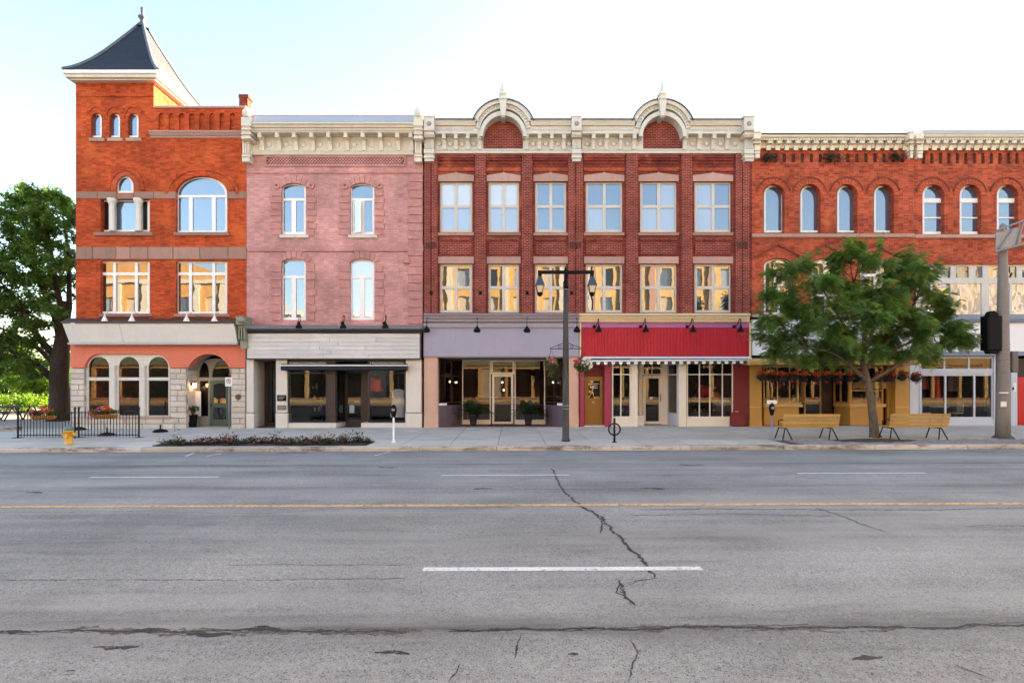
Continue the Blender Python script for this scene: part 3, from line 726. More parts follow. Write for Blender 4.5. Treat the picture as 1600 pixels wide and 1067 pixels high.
# slate courses as thin real lips on the two visible faces
sc_ = MB()
def rp(h):
    for (k0, h0), (k1, h1) in zip(prof[:-1], prof[1:]):
        if h0 <= h <= h1: return k0 + (k1-k0)*(h-h0)/(h1-h0)
    return prof[-1][0]
for i in range(34):
    h = .02 + i*.0275; k = rp(h); z = zc + (axz-zc)*h; t = .02
    sc_.box(axx-hw*k+.05, axx+hw*k-.05, axy-hd*k-t, axy-hd*k+.03, z-.028, z)
    sc_.box(axx+hw*k-.03, axx+hw*k+t, axy-hd*k+.05, axy+hd*k-.05, z-.028, z)
sc_.build('slate_courses', M['slate'], roof, kind='stuff')
for sx, sy in ((-1, -1), (1, -1), (1, 1), (-1, 1)):
    MB().tube([(axx+sx*hw*k, axy+sy*hd*k, zc + (axz-zc)*h + .02) for k, h in prof], .075, 6).build('hip_ridge', M['ridge'], roof)
fn = MB(); fn.lathe((axx, axy, axz - .25), [(.28, 0), (.15, .12), (.11, .28), (.10, .42), (.18, .45), (.18, .53), (.07, .56), (.06, .70), (.09, .75), (.06, .79), (.09, .86), (.07, .94), (.02, .98)], 10); fn.build('finial', M['ridge'], roof)
ev = MB(); ev.box(ex0, ex1, ey0, ey1, zc - .16, zc - .02); ev.build('gutter', M['white'], A)
ev = MB(); ev.box(ex0+.07, ex1-.07, ey0+.07, ey1-.07, zc - .30, zc - .163); ev.build('eave_board', M['cream'], A)
ev = MB(); ev.box(ex0+.2, ex1-.2, ey0+.2, ey1-.2, zc - .36, zc - .303); ev.build('eave_moulding', M['cream'], A)
# white fascia with slanted end, roof strip above, green scroll bracket
yt, yb = -.75, -.42
fa = MB()
xa, xb_, xc_ = X(97.5, yt), X(108.5, yb), X(371, yb)
xj = X(193.5, yb)
fa.add([(xa, yt, Z(505.5, yt)), (xc_, yt, Z(505.5, yt)), (xc_, yb, Z(535, yb)), (xb_, yb, Z(535, yb)), (xa, .0, Z(505.5, yt)), (xc_, 0, Z(505.5, yt)), (xc_, 0, Z(535, yb)), (xb_, 0, Z(535, yb))],
       [(0, 3, 2, 1), (4, 7, 3, 0), (1, 2, 6, 5), (3, 7, 6, 2), (0, 1, 5, 4)])
# two separate boards with an open joint
def fboard(x0t, x0b, x1, nm='fascia_board'):
    q = MB(); q.add([(x0t, yt, Z(505.5, yt)), (x1, yt, Z(505.5, yt)), (x1, yb, Z(535, yb)), (x0b, yb, Z(535, yb)), (x0t, 0, Z(505.5, yt)), (x1, 0, Z(505.5, yt)), (x1, 0, Z(535, yb)), (x0b, 0, Z(535, yb))],
       [(0, 3, 2, 1), (4, 7, 3, 0), (1, 2, 6, 5), (3, 7, 6, 2), (0, 1, 5, 4)]); q.build(nm, M['fasciaA'], A)
fboard(xa, xb_, xj - .008); fboard(xj + .008, xj + .008, xc_)
MB().box(xb_ - .06, xc_ + .01, yb - .03, 0, Z(538.3, yb), Z(535.2, yb)).build('fascia_sill', M['flash'], A)
rf = MB(); rf.add([(X(95, -.78), -.80, Z(505.2, -.78)), (X(372, -.78), -.80, Z(505.2, -.78)), (X(372), .02, Z(497)), (X(107), .02, Z(497)), (X(95, -.78), -.80, Z(502.6, -.78)), (X(372, -.78), -.80, Z(502.6, -.78))],
                  [(0, 1, 5, 4), (4, 5, 2, 3)]); rf.build('fascia_roof', M['brownroof'], A)
sb_ = MB()
sb_.add([(X(370.5, -.7), y, z) for y, z in ((.0, Z(496)), (-.82, Z(494, -.8)), (-.82, Z(507, -.8)), (-.62, Z(509, -.6)), (-.42, Z(532, -.4)), (-.42, Z(545, -.4)), (0, Z(545)))] +
        [(X(385, -.5), y, z) for y, z in ((.0, Z(496)), (-.82, Z(494, -.8)), (-.82, Z(507, -.8)), (-.62, Z(509, -.6)), (-.42, Z(532, -.4)), (-.42, Z(545, -.4)), (0, Z(545)))],
        [tuple(range(7))[::-1], tuple(range(7, 14))] + [(i, (i+1) % 7, 7+(i+1) % 7, 7+i) for i in range(7)])
for k in range(3): sb_.box(X(373.4 + k*4, -.6), X(375.2 + k*4, -.6), -.66, -.40, Z(531, -.5), Z(511, -.6))
sb_.lathe((X(377.5, -.84), -.83, Z(500.5, -.82)), [(.10, -.1), (.16, -.06), (.16, .06), (.10, .1)], 10)
sb_.build('scroll_bracket', M['green'], A)
# salmon stucco with openings; stone below
def round_top(px0, px1, top, bot, r, n=8):
    return [(px0, bot), (px1, bot)] + [(px1 - r + r*math.cos(R(90*i/n)), top + r*1.0 - r*math.sin(R(90*i/n))) for i in range(n+1)] + [(px0 + r - r*math.sin(R(90*i/n)), top + r - r*math.cos(R(90*i/n))) for i in range(n+1)]
tri = round_top(132, 265, 553, 652.5, 23); dor = arch(291, 361, 553, 589, 671, 20)
wall(A, [(110, 572), (131, 572), *[p for p in tri[::-1] if p[1] < 577], (266, 572), *[p for p in dor[::-1] if p[1] < 590], (383, 572), (383, 536), (110, 536)][::-1] if False else
     [(110, 573), (110, 536), (383.5, 536), (383.5, 573), (361.6, 573)] + [p for p in dor[2:] if p[1] <= 573] + [(291.6, 573), (265, 573)] + [p for p in tri[2:] if p[1] <= 573] + [(132, 573)],
     [], M['salmon'], -.06, .3, 'stucco_wall')
MB().pbox(110, 131.6, 571, 574.5, -.10, .1, .01).build('stucco_ledge', M['salmon'], A)
MB().pbox(265.4, 291, 571, 574.5, -.10, .1, .01).build('stucco_ledge', M['salmon'], A)
MB().pbox(361.6, 383.5, 571, 574.5, -.10, .1, .01).build('stucco_ledge', M['salmon'], A)
raised(A, [(p[0], p[1]) for p in ringband(326, 589, 35.2, 36.2, 39, 40, 24, 156)], M['salmon'], -.085, 'arch_trim')
bk = [(110, 671), (110, 575), (132, 575), (132, 652.5), (265, 652.5), (265, 575), (291, 575), (291, 671)]
wall(A, bk, [], M['mortar'], -.005, .35, 'stone_backing'); wall(A, rect(361, 383.5, 575, 671), [], M['mortar'], -.005, .35, 'stone_backing')
wall(A, [p for p in dor if p[1] < 590] + [(291, 671), (284, 671), (284, 548), (368, 548), (368, 671), (361, 671)], [], M['mortar'], .02, .9, 'porch_lining')
for s_, (a, b, c, d) in enumerate(((110, 131.6, 575, 653), (265.4, 290.8, 575, 653), (361.2, 383.5, 575, 671))): blocks(A, a, b, c, d, M['lime'], -.03, 8.9, 10, 24, 11 + s_)
blocks(A, 110, 291, 653, 671, M['lime'], -.06, 9, 18, 34, 20)
for j in range(9): MB().box(X(291) + .0, X(291) + .03, .05 + (j % 2)*.1, .85, Z(577 + j*9.2 + 8.8), Z(577 + j*9.2)).build('stone_block', M['lime'], A)
gA = lambda i: M['gl_shop']
hs = []
for a, b in ((138.5, 170.5), (185.5, 217.5), (232, 263)): hs += [arch(a, b, 557.5, 573, 589.5, 12), rect(a, b, 594.5, 649)]
window(A, round_top(131.5, 265.5, 552.5, 653, 23), hs, M['sash'], M['gl_shop'], .10, .08)
for c in (178, 224.7):
    m = MB(); lathe_x(m, c, .05, [(.10, 652), (.085, 648), (.085, 592), (.075, 578), (.10, 574), (.12, 571)], 12); m.build('mullion_column', M['sash'], A)
MB().pbox(131, 266, 650.5, 654.5, -.10, .1, .012).build('window_sill', M['sand2'], A)
# doorway set back in the porch
yd = .85
fan = [(328 + 29.5*math.cos(R(180 - 86*i/10)) , 589 - 24*math.sin(R(180 - 86*i/10))) for i in range(11)]
fan2 = [(p[0]*-1 + 2*333.5 + 4, p[1]) for p in fan]
do = window(A, arch(300, 372, 560, 590, 666.2, 18), [[(fan[-1][0]-2, 589)] + [(q[0]+6, q[1]) for q in fan[:-1]] if False else arch(311, 327, 566, 589, 589.5, 8), arch(331, 364, 563, 589, 589.5, 10), rect(312, 325.5, 595, 650)], M['doorframe'], M['gl_shop'], yd, .08, 'door_frame')
dd = window(A, rect(327.5, 359, 594.5, 665.2), [arch(333.5, 353, 599, 602, 630, 8), rect(333.5, 353, 636.5, 655)], M['doorgreen'], M['gl_dark'], yd - .05, .048, 'door', .02)
MB().lathe((X(330.3, yd - .07), yd - .07, Z(633, yd)), [(.03, -.04), (.04, 0), (.03, .04)], 8).build('handle', M['black'], dd)
MB().box(X(291), X(361), .0, .95, -.4, gz(0, -13) + .01).build('porch_floor', M['slab'], A)
room(A, 119.5, 290, 5.0, 3.1); 
MB().box(X(291), X(375), .96, 5, -.4, gz(0, -13) + .012).build('shop_floor', M['floor'], A)
MB().box(X(291), X(383), 5, 5.1, .01, 3.0).build('shop_wall', M['inwall'], A); MB().box(X(291), X(383), .96, 5.1, 3.05, 3.1).build('shop_ceiling', M['inwall'], A)
pq = MB(); pq.lathe((0, 0, 0), [(.11, 0), (.125, .02), (.115, .04)], 18); pq.v = [(x + X(373), -.10 + -y_ * 0 + z * -1 + .04, y_ + Z(620)) for x, y_, z in pq.v]
tag(pq.build('wall_plaque', paint('bronze_plaque', (.13, .075, .06), .45, .3, .2, metal=.4)), 'round dark bronze plaque on limestone right of the green door', 'plaque')
# ================================================================== building B: pink painted brick
B = thing('painted_building', 'pink painted brick building with cream bracketed cornice and grey plank fascia', 'building', (X(522), 0, 0))
wB = [(440, 478), (547, 585)]
hB = []
for a, b in wB: hB += [arch(a, b, 287, 294, 366.5, 10), arch(a, b, 405, 411, 500, 10)]
wall(B, [(385.2, 512), (385.2, 180), (661.0, 180), (661.0, 512)], hB, M['brickB'])
shell(B, 385.2, 661.0, 192, 13)
for k, (a, b) in enumerate(wB):
    for j, (t, s, bt) in enumerate(((287, 294, 366.5), (405, 411, 500))):
        c = (a+b)/2; tr = 312 if j == 0 else 433
        gm = M['gl_up'] if (j == 0 or k == 0) else M['gl_blind']
        hs = [inset_arch(a, b, t, s, tr - 2 + 2.6, 2.6, 10), rect(a+3.2, c-3.6, tr + 2, bt - 4), rect(c+3.6, b-3.2, tr + 2, bt - 4)]
        if j == 0 and k == 1: hs[1] = rect(a+3.2, c-2.2, tr+2, bt-4)
        window(B, arch(a-.5, b+.5, t-.5, s, bt+.5, 10), hs, M['winwhite'], gm, .12)
        if j == 0: MB().pbox(a - 3.5, b + 3.5, 366.8, 371.5, -.09, .1, .01).build('window_sill', M['cream2'], B)
        # brick surround blocks
        for sgn, (u, v) in ((-1, (422, 440)), (1, (478, 493.5))):
            u += (k and 107); v += (k and 107)
            n = 7 if j == 0 else 7; y_0 = 297 if j == 0 else 413; y_1 = 368 if j == 0 else 501
            hgt = (y_1 - y_0) / n
            for q in range(n):
                sh = 0 if q % 2 else 2.2
                uu, vv = (u + sh, v - .4) if sgn < 0 else (u + .4, v - sh)
                MB().pbox(uu, vv, y_0 + q*hgt + .5, y_0 + (q+1)*hgt - .5, -.045, .02, .012).build('surround_block', M['brickB2'], B)
        # segmental head of voussoirs
        n = 7
        for q in range(n):
            t0, t1 = 150 - q*(120/n) - .6, 150 - (q+1)*(120/n) + .6
            MB().pprism(ringband(c, s + 8, 24, 16, 31, 28, t1, t0, 3), -.05, .02).build('voussoir', M['brickB2'], B)
        if j == 0:
            for cx in (c - 27, c + 27): MB().pprism(ringband(cx, 290, 2, 2, 5.2, 5.2, 0, 360, 12), -.07, .02).build('rosette', M['brickB2'], B)
# open casement of the right third-floor window
oc = MB(); p0 = Vector((X(550), .10, 0)); th = R(-24)
for (s0, s1, z0, z1) in ((0, .44, Z(363.5), Z(360.5)), (0, .44, Z(317), Z(314)), (0, .06, Z(360.5), Z(317)), (.38, .44, Z(360.5), Z(317))):
    dx, dy = math.cos(th), math.sin(th)
    plan(oc, [(p0.x + dx*s0, p0.y + dy*s0), (p0.x + dx*s1, p0.y + dy*s1), (p0.x + dx*s1 - dy*.04, p0.y + dy*s1 + dx*.04), (p0.x + dx*s0 - dy*.04, p0.y + dy*s0 + dx*.04)], z0, z1)
oc = oc.build('open_casement', M['winwhite'], B)
dx, dy = math.cos(th), math.sin(th)
MB().add([(p0.x+dx*.06, p0.y+dy*.06+.01, Z(360.5)), (p0.x+dx*.38, p0.y+dy*.38+.01, Z(360.5)), (p0.x+dx*.38, p0.y+dy*.38+.01, Z(317)), (p0.x+dx*.06, p0.y+dy*.06+.01, Z(317))], [(0, 1, 2, 3)]).build('pane', M['gl_blind'], oc)
for q in range(18):
    a = 637 + (0 if q % 2 else 2); MB().pbox(a, 660.4, 272 + q*12.8 + .5 + (4 if q > 9 else 0), 272 + (q+1)*12.8 - .5 + (4 if q > 9 else 0), -.05, .02, .012).build('quoin', M['brickB2'], B)
MB().sweep(386, 661.2, [(269, -.03), (270, -.06), (272, -.03)]).build('string_course', M['brickB2'], B)
MB().sweep(386, 661.2, [(383, -.02), (390, -.05), (392, -.07), (393.5, -.03)]).build('string_course', M['brickB2'], B)
# diamond lattice frieze
MB().pbox(413, 634, 243, 246, -.06, .02).build('frieze_frame', M['brickB2'], B); MB().pbox(413, 634, 257, 260, -.06, .02).build('frieze_frame', M['brickB2'], B)
MB().pbox(413, 416, 246, 257, -.06, .02).build('frieze_frame', M['brickB2'], B); MB().pbox(631, 634, 246, 257, -.06, .02).build('frieze_frame', M['brickB2'], B)
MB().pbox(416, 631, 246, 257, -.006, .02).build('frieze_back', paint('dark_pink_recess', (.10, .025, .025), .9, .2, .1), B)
lt = MB()
for d in (-1, 1):
    for i in range(47):
        cx = 411 + i*4.9; w_ = .95
        for (p, q) in (((cx - d*5.5, 246), (cx + d*5.5, 257)),):
            a, b = min(p[0], q[0]), max(p[0], q[0])
            if a < 413.5 or b > 633.5: continue
            lt.pprism([(p[0]-w_, p[1]), (p[0]+w_, p[1]), (q[0]+w_, q[1]), (q[0]-w_, q[1])], -.045 - (.004 if d > 0 else 0), -.005)
lt.build('lattice_frieze', M['brickB2'], B, kind='stuff')
# cornice
MB().sweep(392, 646, [(181.5, -.35), (190, -.78), (191, -.80)]).build('cornice_roof', M['flash'], B)
MB().sweep(391, 647, [(191.3, -.80), (193, -.80), (196, -.72), (199, -.68), (200.5, -.60), (206.8, -.56), (208, -.52)]).build('cornice_crown', M['cream'], B)
dn = MB()
for i in range(102): dn.pbox(394 + i*2.47, 395.4 + i*2.47, 201.2, 204.6, -.62, -.5)
dn.build('dentil_course', M['cream'], B, kind='stuff')
MB().pbox(386, 660, 208, 234, -.10, .02).build('frieze_board', M['cream'], B)
MB().sweep(392, 646, [(233.5, -.14), (236, -.20), (238, -.17), (241.5, -.13), (242.5, -.10)]).build('cornice_base', M['cream'], B)
def bracket_mesh(w_, h, d0, d1):           # scrolled bracket, local origin top centre at wall
    m = MB(); pr = [(0, 0), (-d0, 0), (-d0, -h*.30), (-d0*.92, -h*.36), (-d1*1.6, -h*.48), (-d1, -h*.75), (-d1*.9, -h), (0, -h)]
    k = len(pr)
    m.add([(-w_/2, a, b) for a, b in pr] + [(w_/2, a, b) for a, b in pr], [tuple(range(k)), tuple(range(k, 2*k))[::-1]] + [(i, k+i, k+(i+1) % k, (i+1) % k) for i in range(k)])
    m.box(-w_*.62, w_*.62, -d0-.015, 0, -h*.13, -.0); m.box(-w_*.58, w_*.58, -d0-.01, -d0*.5, -h*.38, -h*.32)
    return m.mesh(name='bracket')
bmB = bracket_mesh(.15, .72, .44, .15)
for px in (406.5, 433.5, 460, 487, 513.5, 540.5, 567, 594, 621, 642): piece('bracket', bmB, M['cream'], B, (X(px, -.45), -.10, Z(208.3, -.3)))
rsm = MB(); rsm.lathe((0, 0, 0), [(.13, 0), (.13, .02), (.09, .04), (.05, .03), (.03, .045)], 14); rsm.v = [(x, -z, y_) for x, y_, z in rsm.v]; rsm = rsm.mesh(name='rosette')
for px in (420, 446.7, 473.5, 500, 527, 553.5, 580.5, 607.5): piece('rosette', rsm, M['cream'], B, (X(px, -.1), -.10, Z(226, -.1)))
def console(b, px0, px1, rows, mat, name='end_console', fluted=None, yk=1.0):
    m = MB()
    for (p0, p1, a, c, y) in rows: m.pbox(px0 + a, px1 - c, p0, p1, y*yk, .02, .012)
    if fluted:
        f0, f1, y, n = fluted; w_ = (px1 - px0 - 5) / n
        for i in range(n): m.pbox(px0 + 2.5 + i*w_ + w_*.25, px0 + 2.5 + (i+1)*w_ - w_*.2, f0, f1, y, -.02)
    return m.build(name, mat, b)
rowsB = [(183, 197, 0, 0, -.86), (197, 200, 1, 1, -.80), (200, 203, 0, 0, -.82), (203, 207, 1, 1, -.74), (207, 210, 0, 0, -.76), (210, 213, 1, 1, -.68), (213, 217, 0, 0, -.70), (217, 220, 1.5, 1.5, -.55), (220, 242, 2, 2, -.36), (242, 245, 1, 1, -.40), (245, 253, 1.5, 1.5, -.34)]
for (a, b, shx) in ((376.5, 391.5, 1), (646, 660.6, -1)):
    cons = console(B, a, b, rowsB, M['cream'], fluted=(222, 240, -.40, 3))
    m = MB(); xx = X((a+b)/2, -.8); m.lathe((xx, -.70, Z(183.5, -.75)), [(.12, 0), (.17, .05), (.19, .16), (.17, .28), (.10, .38), (.03, .44)], 10); m.build('acorn_finial', M['cream'], cons)
# shop front of B
MB().sweep(380, 659.5, [(508, -.30), (509, -.62), (513.5, -.60), (515, -.5)]).build('shop_cornice', M['greystrip'], B)
MB().sweep(384, 658.5, [(515.2, -.46), (520, -.40)]).build('shop_cornice', M['blackpaint'], B)
MB().pbox(383.6, 658.2, 520, 561.5, -.30, .3).build('fascia_frame', M['blackpaint'], B)
rp_ = random.Random(5); nrow = 6
for j in range(nrow):
    a = 386.0
    while a < 655.5:
        b = min(655.8, a + rp_.uniform(70, 150)); b = 655.8 if 655.8 - b < 30 else b
        MB().pbox(a + .12, b - .12, 521 + j*6.5 + .09, 521 + (j+1)*6.5 - .09, -.325 - rp_.uniform(0, .006), -.29, .004).build('plank', M['plank'], B)
        a = b
def stone_pier(b, px0, px1, py0, py1, mat, y=-.12, split=None, y1=.35):
    if split:
        MB().pbox(px0, px1, py0, split - .5, y, y1, .012).build('pier', mat, b); MB().pbox(px0 - .6, px1 + .6, split + .5, py1, y - .03, y1, .012).build('pier_base', mat, b)
    else: MB().pbox(px0, px1, py0, py1, y, y1, .012).build('pier', mat, b)
stone_pier(B, 385, 396, 561.8, 671, M['stoneB'], -.10, 645); stone_pier(B, 431, 448.5, 561.8, 671, M['stoneB'], -.10, 645)
stone_pier(B, 634, 658.5, 561.8, 671, M['stoneB'], -.10, 645)
# left entry recess
MB().box(X(396) - .02, X(396) + .0, .36, 1.2, -.3, Z(562)).build('recess_side', M['stoneB'], B)
MB().box(X(396) - .3, X(396) - .03, .36, 1.2, -.3, Z(562)).build('recess_side_back', M['stoneB'], B)
MB().box(X(448) - .25, X(448) - .02, .36, 5, -.3, Z(562)).build('partition', M['inwall'], B)
window(B, rect(394, 452, 565, 666), [rect(419, 440, 570, 660)], M['brown'], M['gl_dark'], 1.15, .06, 'door')
MB().pbox(394, 637, 560.5, 564, .0, 4.9).build('soffit', M['blackpaint'], B)
FB = gz(0, -7.7) + .01
MB().box(X(385), X(660), .0, 5.4, -.4, FB).build('shop_floor', M['floor'], B)
MB().box(X(449), X(660), 5, 5.1, .01, Z(563)).build('shop_wall', M['inwall'], B)
MB().box(X(658), X(660), .36, 5.0, .01, Z(563)).build('shop_wall', M['inwall'], B)
zsill = Z(660.5); ztop = Z(564.2)
pl = MB(); plan(pl, [(X(448.6), -.08), (X(526), -.08), (X(531), .9), (X(448.6), .9)], -.3, zsill); pl.build('plinth', M['stoneB'], B)
pl = MB(); plan(pl, [(X(565), -.08), (X(633.8), -.08), (X(633.8), .9), (X(566), .9)], -.3, zsill); pl.build('plinth', M['stoneB'], B)
glazed(B, (X(449.5), .04), (X(511), .04), zsill + .002, ztop, M['blackpaint'], M['gl_shop'], (), (Z(583), Z(571)))
MB().pbox(511.2, 524, 564.4, 660, .03, .1).build('side_panel', M['brown'], B)
glazed(B, (X(524.5), .08), (X(531), .85), zsill + .002, ztop, M['blackpaint'], M['gl_shop'], (), (Z(583),))
glazed(B, (X(575.5), .04), (X(633.5), .04), zsill + .002, ztop, M['blackpaint'], M['gl_shop'], (), (Z(583), Z(571)))
glazed(B, (X(573), .85), (X(575), .08), zsill + .002, ztop, M['blackpaint'], M['gl_shop'], (), (Z(583),))
window(B, rect(531, 577, 567, 666.5), [rect(543, 564, 583, 657)], M['brown'], M['gl_shop'], .9, .06, 'door')
MB().pbox(546, 553.5, 633, 645, .885, .9).build('door_notice', paint('pale_blue_notice', (.45, .62, .66), .6, .1, .1), B)
MB().pbox(554, 562, 626.5, 628.5, .885, .9).build('letter_slot', M['ochre'], B)
for (a, b, c, d, m_) in ((433, 447, 617, 626.5, M['black']), (433, 447, 633, 640.5, paint('pewter_plaque', (.16, .15, .16), .4, .2, .2, metal=.3))):
    q = MB().pbox(a, b, c, d, -.125, -.098, .004); pq_ = q.build('wall_plaque', m_)
    tag(pq_, 'upper, black rectangular plaque on pale stone pier' if c < 630 else 'lower, grey rectangular plaque on pale stone pier', 'plaque')
    m = MB()
    for k in range(3): m.pbox(a + 2, b - 2 - k*1.5, c + 2 + k*2, c + 2.9 + k*2, -.129, -.124)
    m.build('lettering', M['galv'], pq_, kind='stuff')
# folded awning
aw = thing('awning', 'rolled navy awning with white edge bar over the pink building shop window', 'awning', (X(540), -.4, Z(575)))
MB().sweep(438.5, 635, [(568.5, -.35), (570.5, -.50), (577, -.52), (578.5, -.48)], .0).build('awning_cloth', M['navy'], aw)
MB().tube([(X(437.5, -.55), -.55, Z(571, -.55)), (X(642, -.55), -.55, Z(571, -.55))], .028, 8).build('edge_bar', M['white'], aw)
for i in range(3): MB().tube([(X(440 + i*97), -.0, Z(568)), (X(440 + i*97, -.5), -.5, Z(572, -.5))], .02, 6).build('arm', M['black'], aw)
for nm, px, py, rr_ in (('alarm_box', 635, 406.5, .12),):
    q = MB(); q.pbox(630, 640, 402, 411, -.16, -.045, .02); tag(q.build(nm, M['brickB2']), 'small pink painted alarm box high on the pink wall', 'alarm box')

# ================================================================== building C: double dark red brick building with twin arched gables
C = thing('brick_building', 'dark red brick double building with two arched gables and pale cornice', 'building', (X(920), 0, 0))
WC = [(687, 738), (763, 811), (836, 885), (915, 973), (1000, 1058), (1085, 1143)]
hC = []
for a, b in WC: hC += [rect(a, b, 284, 363), rect(a, b, 412.5, 488.5)]
gab = []
for c in (786, 1036): gab.append(c)
outC = [(662.2, 492), (662.2, 190)]
for c in gab: outC += [(c - 46, 190)] + [(c + 46*math.cos(R(180 - 180*i/16)), 190 - 30*math.sin(R(180 - 180*i/16))) for i in range(1, 16)] + [(c + 46, 190)]
outC += [(1174.6, 190), (1174.6, 492)]
wall(C, outC, hC, M['brickC'], 0, .35)
shell(C, 662.2, 1174.6, 195, 13)
def gmC(k, j):
    def f(i):
        if j: return M['gl_wavy']
        if k in (0, 1): return M['gl_blind'] if i < 2 else M['gl_half']
        if k == 2: return M['gl_up']
        if k == 3: return M['gl_up'] if i != 2 else M['gl_half']
        if k == 4: return M['gl_half'] if i in (1, 2, 3) else M['gl_up']
        return M['gl_up'] if i % 2 else M['gl_half']
    return f
for k, (a, b) in enumerate(WC):
    c = (a+b)/2
    for j, (t, bt) in enumerate(((284, 363), (412.5, 488.5))):
        rwin(C, a, b, t, bt, (c,), ((t + bt)/2 - (1 if j else .5),), M['wingrey'], gmC(k, j), .13, 3.8, 4.6)
    MB().pbox(a - 3, b + 3, 363.4, 368, -.07, .2, .01).build('window_sill', M['sand'], C)
    MB().pprism([(a - 2.5, 283.4), (b + 2.5, 283.4), (b + 2.5, 274), (c + 3, 270.4), (c, 268.6), (c - 3, 270.4), (a - 2.5, 274)], -.045, .05).build('lintel', M['sand2'], C)
    MB().pprism([(a - 2.5, 411.8), (b + 2.5, 411.8), (b + 2.5, 401), (a - 2.5, 401)], -.045, .05).build('lintel', M['sand2'], C)
    # corbelled courses under the cornice and brick apron panel
    MB().sweep(a - 3, b + 3, [(241, -.13), (246, -.13), (246.6, -.09), (251, -.09), (251.6, -.05), (256, -.05), (256.6, -.02), (258, -.01)]).build('corbel_course', M['brickC'], C)
    MB().sweep(a - 3, b + 3, [(262, -.02), (263, -.05), (267, -.05), (268, -.02)]).build('corbel_course', M['brickD'], C)
    MB().pbox(a, b, 371.5, 375, -.05, .02).build('apron_course', M['brickC2'], C)
    MB().pbox(a + 1, b - 1, 379, 397, -.035, .02).build('apron_panel', M['brickC2'], C)
    dk = MB()
    for q in range(int((b - a + 4)/3.2)): dk.pbox(a - 2 + q*3.2, a - .4 + q*3.2, 246.8, 251, -.125, -.05)
    dk.build('brick_dentils', M['brickC'], C, kind='stuff')
piers = [(663, 672.5), (674.5, 683.5), (742, 759), (815.5, 832), (888, 898), (900.5, 911), (979, 997), (1065, 1082), (1150, 1159), (1161.5, 1171)]
for a, b in piers: MB().pbox(a, b, 240, 491, -.12, .02, .008).build('pier', M['brickC2'], C)
for a, b in ((663, 684), (888, 911), (1150, 1171)):
    cp = MB()
    for q in range(5): cp.pbox(a + 2 + q*(b-a-4)/5, a + 2 + (q+.55)*(b-a-4)/5, 378, 388, -.15, -.02)
    cp.build('pier_ribs', M['soot'], C, kind='stuff')
    MB().pbox(a + .8, b - .8, 240, 491, -.065, .02).build('pier_back', M['brickC'], C)
# cornice of C
segs = [(679, 743, 751), (829, 893, 821), (909, 993, 1001), (1079, 1163, 1071)]
for a, b, q in segs:
    MB().sweep(a, b, [(186.5, -.62), (188, -.64), (188.6, -.60), (190, -.60), (194, -.54), (196, -.52), (196.4, -.44)]).build('cornice_crown', M['cream2'], C)
    MB().sweep(min(a, q), max(b, q), [(196.6, -.44), (206, -.42), (206.6, -.46), (209, -.46), (210, -.40)]).build('cornice', M['cream2'], C)
    MB().pbox(a, b, 185, 187, -.66, .3).build('cornice_flashing', M['darkflash'], C)
for a, b in ((679, 755), (817, 893), (909, 1005), (1067, 1163)):
    MB().pbox(a, b, 210, 233, -.09, .02).build('frieze_board', M['cream2'], C)
    bd = MB()
    for q in range(int((b - a - 14)/4.2)): bd.pbox(a + 2 + q*4.2 + (10 if a in (817, 1067) else 0), a + 4.6 + q*4.2 + (10 if a in (817, 1067) else 0), 199, 203.5, -.455, -.40)
    bd.build('cornice_bead_row', M['cream2'], C, kind='stuff')
MB().sweep(679, 893, [(232.5, -.12), (234.5, -.17), (236, -.14), (239.5, -.12), (240.5, -.08)]).build('cornice_base', M['cream2'], C)
MB().sweep(909, 1163, [(232.5, -.12), (234.5, -.17), (236, -.14), (239.5, -.12), (240.5, -.08)]).build('cornice_base', M['cream2'], C)
bmC = bracket_mesh(.15, .62, .34, .14)
for px in (694, 712.5, 731, 749, 823, 843, 862, 881, 927, 948, 970, 991, 1071, 1093, 1115, 1137): piece('bracket', bmC, M['cream2'], C, (X(px, -.3), -.09, Z(210.4, -.25)))
rsC = MB(); rsC.lathe((0, 0, 0), [(.12, 0), (.12, .03), (.05, .06)], 12); rsC.v = [(x, -z, y_) for x, y_, z in rsC.v]; rsC = rsC.mesh(name='boss')
for px in (686, 703.5, 721.5, 740, 833, 852.5, 871.5, 889, 917.5, 938, 959, 980.5, 1082, 1104, 1126, 1148): piece('boss', rsC, M['cream2'], C, (X(px, -.1), -.09, Z(225, -.1)))
rowsC = [(180.5, 182.5, -1, -1, -.80), (182.5, 202, 0, 0, -.76), (202, 204, -.6, -.6, -.78), (204, 211, .5, .5, -.66), (211, 214, 0, 0, -.60), (214, 233, 1, 1, -.34), (233, 240, 0, 0, -.40), (240, 243, 1, 1, -.34), (243, 247, 0, 0, -.36), (247, 252, 1, 1, -.30)]
for a, b in ((662, 678.5), (893.5, 909), (1163, 1179)):
    cs = console(C, a, b, rowsC, M['cream2'], fluted=(216, 232, -.38, 4))
    m = MB(); m.v = []; q = MB(); q.lathe((0, 0, 0), [(.10, 0), (.10, .03), (.05, .06)], 10); q.v = [(x + X((a+b)/2, -.78), -.75 - z, y_ + Z(193, -.78)) for x, y_, z in q.v]; q.build('boss', M['mauve2'], cs)
